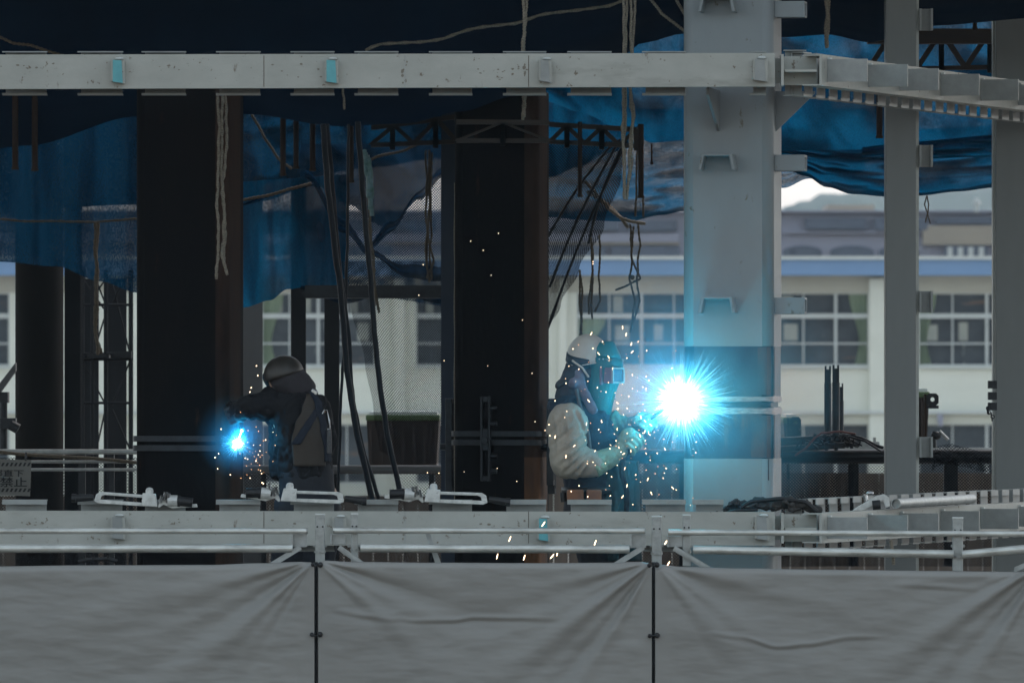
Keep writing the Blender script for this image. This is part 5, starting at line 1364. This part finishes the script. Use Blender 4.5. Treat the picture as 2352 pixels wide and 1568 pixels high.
for k in range(15):
    a = R(-170 + 172 * k / 14); cx, rx = 1390, 42; m.ell(Q(cx + rx * math.cos(a), 825 + 2 * math.cos(a), .114 * math.sin(a)), (.0045, .0045, .0045), None, 8, 6)
m.build('rivet_row', M['steel'], mk2)
m = MB()
for k in range(9):
    a = R(-150 + 150 * k / 8); m.ell(Q(1377 + 36 * math.cos(a), 912 + 4 * math.cos(a), .104 * math.sin(a)), (.003, .003, .003), None, 8, 6)
m.build('rivet_row', M['steel'], mk2)
m = MB(); m.prism([Q(1405, 878, -.07), Q(1416, 878, -.06), Q(1408, 922, -.06), Q(1399, 922, -.075)], (0, .03, 0)); m.build('lit_edge', M['green'], mk2)  # green strip puts the arc light on the mask edge into colour
gr = Matrix.Rotation(R(-38), 3, 'Z'); gc = Q(1412, 862, -.092)
gx = gr @ Vector((1, 0, 0)); gy = gr @ Vector((0, 1, 0)); gz = Vector((0, 0, 1))
def gb(mb, a, b, e, s): mb.box(gc + gx * a + gy * b + gz * e, s, gr)
m = MB(); gb(m, -.045, 0, 0, (.012, .125, .095)); gb(m, -.012, 0, .036, (.055, .092, .008)); gb(m, -.012, 0, -.036, (.055, .092, .008)); gb(m, -.012, .043, 0, (.055, .008, .066)); gb(m, -.012, -.043, 0, (.055, .008, .066))
gg = m.build('goggle_box', M['goggle'], w1, bevel=.003)
m = MB(); gb(m, .02, 0, .036, (.012, .098, .009)); gb(m, .02, 0, -.036, (.012, .098, .009)); gb(m, .02, .045, 0, (.012, .009, .062)); gb(m, .02, -.045, 0, (.012, .009, .062)); m.build('lens_frame', M['clip'], gg, bevel=.002)
m = MB(); gb(m, .016, 0, 0, (.004, .080, .060)); m.build('lens', M['lens'], gg)
# harness straps, belt and pouches
m = MB(); q = [Q(1324, 895, -.13), Q(1330, 925, -.175), Q(1342, 960, -.20), Q(1352, 1000, -.205), Q(1356, 1040, -.20)]
m.tube(q, .010, 8); m.build('shoulder_strap', M['strap'], w1)
m = MB(); q = [Q(1318, 910, -.15), Q(1300, 930, -.165), Q(1284, 945, -.14)]; m.tube(q, .022, 8); m.build('shoulder_strap', M['navy'], w1)
m = MB(); m.loft([ringe(Q(1358, 1118), .152, .188), ringe(Q(1358, 1132), .152, .188)]); m.build('belt', M['black'], w1)
for x0, x1 in ((1302, 1341), (1347, 1382)):
    m = MB(); m.pb(x0, x1, 1124, 1150, dW - .235, .06); m.build('tool_pouch', M['leatherbelt'], w1, bevel=.008)
m = MB(); m.cyl(Q(1293, 1130, -.17), Q(1295, 1152, -.17), .016); m.build('belt_tool', M['black'], w1)

m = MB()
def apron(u, v):
    x = 1392 + 74 * u + 8 * v * u; y = 1058 + 230 * v; return Q(x, y, -.16 + .10 * u + .30 * max(0, u - .5) + .02 * math.sin(u * 11 + v * 3) + .02 * fbm((u * 5, v * 4, 1), 1, 2))
m.grid(apron, 30, 40); m.build('leather_apron', M['apron'], w1, solid=.005)
# torch and its hose (held, so a thing of its own)
tc = thing('welding_torch', 'black welding torch gripped in both green gloves, aimed at the bright weld', 'welding torch', Q(1452, 1060, -.16))
ORIG[tc] = Vector(tc.location)
m = MB(); m.tube([Q(1428, 1052, -.18), Q(1452, 1016, -.16), Q(1484, 975, -.02), Q(1496, 962, -.04)], [.019, .021, .018, .014], 12); m.build('handle', M['black'], tc)
m = MB(); m.tube([Q(1496, 962, -.04), Q(1510, 950, -.09), Q(1528, 938, -.12)], .009, 10); m.build('neck', M['darksteel'], tc)
m = MB(); m.tube([Q(1526, 939, -.12), Q(1546, 925, -.135)], [.013, .010], 12); m.build('nozzle', M['rust2'], tc)
m = MB(); m.tube([Q(1430, 1050, -.18), Q(1428, 1085, -.20), Q(1440, 1130, -.21), Q(1438, 1200, -.2), Q(1420, 1340, -.22), Q(1390, 1560, -.3)], .014, 10); m.build('hose', M['cable'], tc)

# ------------------------------------------------------------ the welder in the dark
dV = 40.32
def V(x, y, dd=0): return P(x, y, dV + dd)
w2 = thing('person', 'stooping welder in dark jacket seen from behind, left arm raised over a small weld', 'person', P(700, 1578, dV))
ORIG[w2] = Vector(w2.location)
m = MB(); m.ell(V(655, 866, .02), (.09, .105, .11)); m.ell(V(616, 872, .08), (.015, .02, .02)); m.cap(V(672, 890), V(688, 925), .06, .065)
m.loft([ringe(V(682, 925), .15, .10), ringe(V(690, 980), .15, .11), ringe(V(700, 1060), .11, .10), ringe(V(704, 1140), .105, .09)])
for s in (-1, 1):
    m.cap(V(706 + 36 * s, 1140), V(690 + 38 * s, 1360, .05), .08, .06); m.cap(V(690 + 38 * s, 1360, .05), V(706 + 40 * s, 1545), .057, .042); m.cap(V(704 + 40 * s, 1557, -.02), V(676 + 40 * s, 1566, .10), .042, .034)
m.cap(V(632, 934, -.02), V(572, 938, -.08), .045, .032); m.cap(V(572, 938, -.08), V(538, 950, -.02), .03, .026)
m.cap(V(728, 938, .02), V(744, 1015, .02), .05, .042); m.cap(V(744, 1015, .02), V(735, 1065, .22), .042, .03)
organic('body', m, M['skin'], w2, .014, 5)
m = MB(); m.loft([ringe(V(704, 1055), .135, .12), ringe(V(704, 1100), .14, .13), ringe(V(706, 1160), .15, .14), ringe(V(706, 1190), .14, .13)])
for s in (-1, 1): m.cap(V(706 + 34 * s, 1165), V(690 + 36 * s, 1360, .05), .10, .085); m.cap(V(690 + 36 * s, 1360, .05), V(706 + 38 * s, 1535), .082, .07)
organic('trousers', m, M['trouser'], w2, .016, 5, [(.008, cloth(8))])
for s in (-1, 1): m = MB(); m.cap(V(706 + 38 * s, 1520), V(706 + 38 * s, 1556), .062, .055); m.cap(V(708 + 38 * s, 1562, -.03), V(684 + 38 * s, 1566, .1), .05, .044); organic('boot', m, M['black'], w2, .012, 4)
m = MB()
m.loft([ringe(V(680, 893, .0), .08, .08), ringe(V(678, 912), .13, .11), ringe(V(682, 940), .16, .13), ringe(V(688, 970), .158, .14), ringe(V(694, 1005), .155, .14), ringe(V(696, 1045), .150, .135), ringe(V(700, 1075), .147, .13), ringe(V(703, 1100), .145, .13)])
m.cap(V(632, 932, -.02), V(568, 936, -.09), .088, .066); m.cap(V(568, 936, -.09), V(540, 944, -.05), .062, .046); m.cap(V(700, 908), V(620, 908), .07, .055)
m.cap(V(728, 938, .02), V(744, 1015, .02), .078, .07); m.cap(V(744, 1015, .02), V(738, 1060, .18), .066, .055)
m.cap(V(634, 980, .03), V(640, 1085, .05), .045, .05)
organic('jacket', m, M['darkcloth'], w2, .011, 4, [(.013, crease(6, (1.5, 1, 1), 1)), (.008, crease(13, (1, 1, 1.4), 8)), (.006, cloth(9))])
def back_surf(x, y, off):
    c = lerp_list([(893, 680), (935, 682), (965, 690), (1005, 697), (1045, 698), (1100, 704)], y); rx = lerp_list([(893, .1), (912, .135), (940, .165), (970, .163), (1005, .160), (1045, .155), (1100, .15)], y)
    ry = lerp_list([(893, .09), (912, .115), (940, .135), (970, .145), (1100, .135)], y); k = (x - c) * dV / F / rx
    return P(x, y, dV - ry * math.sqrt(max(.05, 1 - k * k)) - off)
def patch(name, mt, left, right, y0, y1, off, solid=.006):
    m = MB(); m.grid(lambda u, v: back_surf(lerp_list(left, y0 + (y1 - y0) * v) * (1 - u) + lerp_list(right, y0 + (y1 - y0) * v) * u, y0 + (y1 - y0) * v, off + .003 * fbm((u * 4, v * 6, 2), 1, 2)), 20, 30)
    return m.build(name, mt, w2, solid=solid)
patch('back_panel', M['backpanel'], [(905, 704), (940, 694), (975, 678), (1010, 670), (1070, 674)], [(905, 712), (925, 724), (960, 736), (1010, 744), (1070, 748)], 905, 1070, .012)
patch('harness_strap', M['navy'], [(940, 722), (1020, 668)], [(940, 738), (1020, 690)], 940, 1020, .020)
patch('harness_strap', M['navy'], [(898, 712), (930, 724), (980, 736), (1040, 746)], [(898, 724), (930, 740), (980, 750), (1040, 760)], 898, 1060, .021)
m = MB(); p = back_surf(722, 900, .035); m.box(p, (.034, .012, .022), Matrix.Rotation(R(30), 3, 'Y')); m.build('buckle', M['steel'], w2, bevel=.003)
m = MB(); q = [back_surf(740, 950, .03), back_surf(744, 941, .04), back_surf(751, 942, .04), back_surf(756, 965, .04), back_surf(757, 985, .04), back_surf(750, 985, .035)]; m.tube(q, .005, 8); m.build('carabiner', M['steel'], w2)
m = MB(); q = [back_surf(755, 985, .035), back_surf(756, 1010, .035), back_surf(756, 1040, .035)]; m.tube(q, .014, 8); m.build('lanyard', M['strap'], w2)
m = MB(); m.ell(V(658, 868, .0), (.096, .105, .098)); m.cap(V(664, 874), V(686, 892), .096, .084)
organic('hood', m, M['hood'], w2, .011, 4, [(.008, cloth(12))])
m = MB(); c = V(652, 860, .01); hr2 = Matrix.Rotation(R(-16), 3, 'Y'); vs = []
for j in range(11):
    th = R(96) * j / 10
    for i in range(30):
        ph = 2 * math.pi * i / 30; vs.append(c + hr2 @ Vector((.103 * math.sin(th) * math.cos(ph), .116 * math.sin(th) * math.sin(ph), .098 * math.cos(th))))
m.add(vs, [(j * 30 + i, (j + 1) * 30 + i, (j + 1) * 30 + (i + 1) % 30, j * 30 + (i + 1) % 30) for j in range(10) for i in range(30)], True); m.build('hard_hat', M['helmetd'], w2, solid=.004)
m = MB(); m.cap(V(624, 866, .06), V(632, 892, .08), .05, .035, flat=.8, axis=(0, 1, 0)); organic('face_mask', m, M['gloved'], w2, .009, 3)
C3 = V(538, 950, -.02); A3 = (V(553, 990, .0) - V(528, 930, -.03)).normalized()
m = MB(); pc = grip_shapes(m, C3, A3, Vector((.6, -.7, .3)), .020, .012, 1.1); m.cap(pc, V(556, 938, -.07), .032, .042); organic('glove_hand', m, M['gloved'], w2, .0055, 2)
m = MB(); pc = grip_shapes(m, V(735, 1068, .24), Vector((1, 0, .2)), Vector((.2, -.6, .5)), .016, .012, 1.05); m.cap(pc, V(740, 1060, .18), .03, .04); organic('glove_hand', m, M['gloved'], w2, .0055, 2)
tc2 = thing('welding_torch', 'thin torch held by the stooping welder pointing down at the small weld', 'welding torch', V(550, 1000))
m = MB(); m.tube([V(522, 925, -.04), C3, V(549, 978, .0)], .014, 10); m.build('handle', M['black'], tc2)
m = MB(); m.tube([V(549, 978, .0), V(554, 988, .0), V(551, 1004, -.02)], .008, 8); m.build('nozzle', M['darksteel'], tc2)
m = MB(); m.tube([V(530, 925, -.04), V(570, 915, .12), V(640, 1000, .22), V(650, 1200, .25), V(640, 1570, .3)], .010, 8); m.build('hose', M['cable'], tc2)

# ================================================================== WELDING ARCS, FUME AND SPARKS
def needles(mb, c, n, r0, r1, th, sd, bias):
    rg = random.Random(sd)
    for k in range(n):
        v = Vector((rg.gauss(0, 1), rg.gauss(0, .55), rg.gauss(0, 1))) + bias
        v.normalize(); L = r0 + (r1 - r0) * rg.random() ** 3; s = r0 * rg.uniform(.3, .9)
        a = c + v * s; b = c + v * (s + L); u = v.orthogonal().normalized(); q = v.cross(u); t = th * rg.uniform(.5, 1.1)
        mb.add([a + u * t, a - u * .5 * t + q * .87 * t, a - u * .5 * t - q * .87 * t, b], [(0, 1, 2), (0, 3, 1), (1, 3, 2), (2, 3, 0)])
    return mb
def arc(label, c, r, mt, raym, n, L, sd, bias, lumps):
    t = thing('welding_arc', label, 'welding arc', c); ORIG[t] = Vector(c)
    m = MB(); rg = random.Random(sd)
    m.ell(c, (r, r * .6, r * .84), Matrix.Rotation(R(28), 3, 'Y'), 20, 12)
    for k in range(lumps):
        a = rg.uniform(0, 2 * math.pi); rr = r * rg.uniform(.7, 1.1); q = r * rg.uniform(.18, .45)
        m.ell(c + Vector((rr * math.cos(a), rg.uniform(-.3, .2) * r, rr * math.sin(a))), (q, q, q), None, 10, 6)
    organic('arc_flame', m, mt, t, .005, 2, [(r * .20, cloth(16)), (r * .10, crease(26, (1, 1, 1), 1, .3))])
    o = needles(MB(), c, n, r, L, .0006, sd, bias).build('glare', raym, t); o['kind'] = 'stuff'  # added glowing needles imitate the lens rays around the arc
    m = MB()
    for k in range(n // 2):
        v = Vector((rg.gauss(0, 1), rg.gauss(0, .5), rg.gauss(0, 1))).normalized(); a = c + v * r * .72; b = c + v * r * (1.05 + .75 * rg.random() ** 2.5)
        u = v.orthogonal().normalized(); q = v.cross(u); h = r * .022 * rg.uniform(.5, 1.2)
        m.add([a + u * h, a - u * .5 * h + q * .87 * h, a - u * .5 * h - q * .87 * h, b], [(0, 1, 2), (0, 3, 1), (1, 3, 2), (2, 3, 0)])
    o = m.build('glare_fringe', M['fringe'], t); o['kind'] = 'stuff'  # short bright needles added to soften the core like lens bloom
    return t
c1 = P(1564, 920, 39.57)
arc('blinding blue white welding arc on the edge of the pale column', c1, .086, M['arc'], M['ray'], 1700, .27, 3, Vector((.25, -.2, -.1)), 0)
c2 = P(546, 1018, 40.30)
arc('small blue white welding arc on the edge of the dark left column', c2, .028, M['arc2'], M['ray2'], 400, .09, 5, Vector((-.1, -.2, -.1)), 1)
m = MB(); m.ell(P(555, 989, 40.28), (.008, .008, .008)); m.cyl(P(554, 992, 40.28), P(549, 1006, 40.29), .004, n=6)
one('hot_wire', m, M['arc2'], 'glowing hot wire tip just above the small left arc', 'hot wire')

def fume(label, c, r, dens, col, sd):
    m, nt, out = newmat('welding fume'); tc_ = N(nt, 'ShaderNodeTexCoord'); ln = N(nt, 'ShaderNodeVectorMath', operation='LENGTH')
    nt.links.new(tc_.outputs['Object'], ln.inputs[0])
    mr = N(nt, 'ShaderNodeMapRange'); mr.inputs[1].default_value = 0.0; mr.inputs[2].default_value = r; mr.inputs[3].default_value = 1; mr.inputs[4].default_value = 0
    nt.links.new(ln.outputs['Value'], mr.inputs[0])
    pw = N(nt, 'ShaderNodeMath', operation='POWER'); pw.inputs[1].default_value = 1.3; nt.links.new(mr.outputs[0], pw.inputs[0])
    nz = N(nt, 'ShaderNodeTexNoise'); nz.inputs['Scale'].default_value = 5.0; nz.inputs['Detail'].default_value = 3; nt.links.new(tc_.outputs['Object'], nz.inputs['Vector'])
    rm = ramp(nt, nz.outputs['Fac'], [(.35, (.45,) * 3), (.7, (1.3,) * 3)])
    mu = N(nt, 'ShaderNodeMath', operation='MULTIPLY'); nt.links.new(pw.outputs[0], mu.inputs[0]); nt.links.new(rm.outputs[0], mu.inputs[1])
    m2a = N(nt, 'ShaderNodeMath', operation='MULTIPLY'); m2a.inputs[1].default_value = dens; nt.links.new(mu.outputs[0], m2a.inputs[0])
    mc = N(nt, 'ShaderNodeMapRange'); mc.inputs[1].default_value = 0.0; mc.inputs[2].default_value = r * .3; mc.inputs[3].default_value = 1; mc.inputs[4].default_value = 0
    nt.links.new(ln.outputs['Value'], mc.inputs[0]); pc_ = N(nt, 'ShaderNodeMath', operation='POWER'); pc_.inputs[1].default_value = 2.0; nt.links.new(mc.outputs[0], pc_.inputs[0])
    m2 = N(nt, 'ShaderNodeMath', operation='MULTIPLY_ADD'); m2.inputs[1].default_value = dens * 4; nt.links.new(pc_.outputs[0], m2.inputs[0]); nt.links.new(m2a.outputs[0], m2.inputs[2])  # denser core added to imitate the lens glare round the arc
    vs_ = N(nt, 'ShaderNodeVolumeScatter'); vs_.inputs['Color'].default_value = (*col, 1); nt.links.new(m2.outputs[0], vs_.inputs['Density'])
    nt.links.new(vs_.outputs[0], out.inputs['Volume'])
    mb = MB(); mb.ell(c, (r, r * .75, r), None, 20, 12)
    me = mb.mesh('welding_fume', m, c); o = bpy.data.objects.new('welding_fume', me); COL.objects.link(o); o.location = c
    tag(o, label, 'smoke', None, 'stuff'); return o
fume('thin welding fume lit blue around the bright arc', c1 + Vector((.06, 0, 0)), .82, 2.2, (.16, .66, 1), 1)
fume('thin welding fume lit blue around the small arc', c2 + Vector((0, 0, .04)), .23, 2.6, (.16, .66, 1), 2)

# sparks: one mesh per kind, every spark an object
def spark_mesh(name, mt, r, L):
    m = MB(); m.ell((0, 0, 0), (r, r, L), None, 8, 6); return m.mesh(name, mt, Vector((0, 0, 0)))
SM = [spark_mesh('spark_pale', M['sparkw'], .0030, .0055), spark_mesh('spark_long', M['sparkw'], .0024, .015), spark_mesh('spark_orange', M['sparko'], .0026, .0048)]
def spark(p, k, rot, label, group, s=1.0):
    o = bpy.data.objects.new('spark', SM[k]); COL.objects.link(o); o.location = p; o.rotation_euler = (0, rot, 0); o.scale = (s, s, s)
    tag(o, label, 'spark', group)
rg = random.Random(11)
LB = 'tiny glowing spark flying from the bright arc around the welder in the light'
for k in range(150):
    a = R(rg.gauss(205, 55)); r = 70 + 190 * rg.random() ** 1.1
    x, y = 1556 + r * math.cos(a) * 1.05, 925 - r * math.sin(a) * 1.0
    if not (1270 < x < 1600 and 770 < y < 1160): x = 1400 + 130 * rg.random(); y = 950 + 150 * rg.random()
    d = 39.42 + .12 * rg.random()
    spark(P(x, y, d), rg.choice((0, 0, 1, 2, 2)), R(rg.uniform(-60, 60)), LB, 'sparks of the bright arc', rg.uniform(.28, .62))
for x, y in ((1430, 752), (1438, 768), (1450, 790), (1452, 808), (1440, 822), (1384, 785), (1362, 800), (1375, 812), (1398, 820), (1358, 766), (1261, 975), (1263, 1000), (1300, 1048), (1275, 1003), (1312, 1128), (1402, 1138), (1372, 890), (1392, 900), (1375, 986), (1401, 1030), (1488, 1100), (1545, 1120), (1496, 1132), (1530, 1075), (1415, 1012), (1275, 920), (1352, 920), (1440, 1115), (1460, 1090), (1300, 880), (1470, 1000), (1430, 1140), (1350, 1140), (1330, 1115)):
    spark(P(x, y, 39.42), rg.choice((0, 1)), R(rg.uniform(-50, 50)), LB, 'sparks of the bright arc', .62)
LS = 'lone stray spark far from both arcs'
for x, y, d in ((1081, 554, 41), (1145, 536, 41), (1110, 575, 41), (1020, 828, 41), (1222, 857, 40.5), (1229, 968, 40.5), (1252, 988, 40.5), (1008, 1086, 39.6), (1066, 1083, 39.6), (1187, 1105, 39.6), (1142, 1075, 39.6), (962, 678, 40.5), (972, 608, 40.5), (1362, 601, 40.5), (1362, 606, 40.5), (1128, 632, 41), (1171, 1237, 38.6), (1367, 1246, 38.6), (1142, 1277, 38.6), (1204, 1280, 38.6), (1268, 1277, 38.6), (1280, 1270, 38.6), (1530, 1244, 38.6), (1535, 1294, 38.6), (1248, 1203, 38.8), (982, 1085, 39.6), (1120, 840, 41), (1200, 735, 41)):
    spark(P(x, y, d), 1 if y > 1150 else 0, R(rg.uniform(10, 40)), LS, 'stray sparks', 1.0 if y > 1150 else .45)
LL = 'tiny glowing spark falling from the small arc beside the stooping welder'
for k in range(45):
    a = R(rg.gauss(-35, 45)); r = 14 + 75 * rg.random(); x, y = 552 + r * math.cos(a), 1015 - r * math.sin(a)
    spark(P(x, y, 40.15), rg.choice((0, 2, 2)), R(rg.uniform(-70, 70)), LL, 'sparks of the small arc', rg.uniform(.3, .6))
for x, y in ((589, 840), (592, 862), (577, 890), (574, 900), (494, 1050), (508, 985), (602, 1108), (605, 1110), (628, 1131), (588, 1058), (610, 1010)):
    spark(P(x, y, 40.15), 0, R(rg.uniform(0, 40)), LL, 'sparks of the small arc', .65)

# ------------------------------------------------------------------ far air
m, nt, out = newmat('pale far air'); pv = N(nt, 'ShaderNodeVolumePrincipled'); pv.inputs['Color'].default_value = (.62, .80, .96, 1); pv.inputs['Density'].default_value = .0002; pv.inputs['Anisotropy'].default_value = .2
nt.links.new(pv.outputs[0], out.inputs['Volume'])
mb = MB(); mb.box((0, 1070, 28.5), (5400, 2660, 64)); hz_ = mb.build('haze', m); tag(hz_, 'pale air softening the far hill and buildings', 'haze', None, 'stuff')
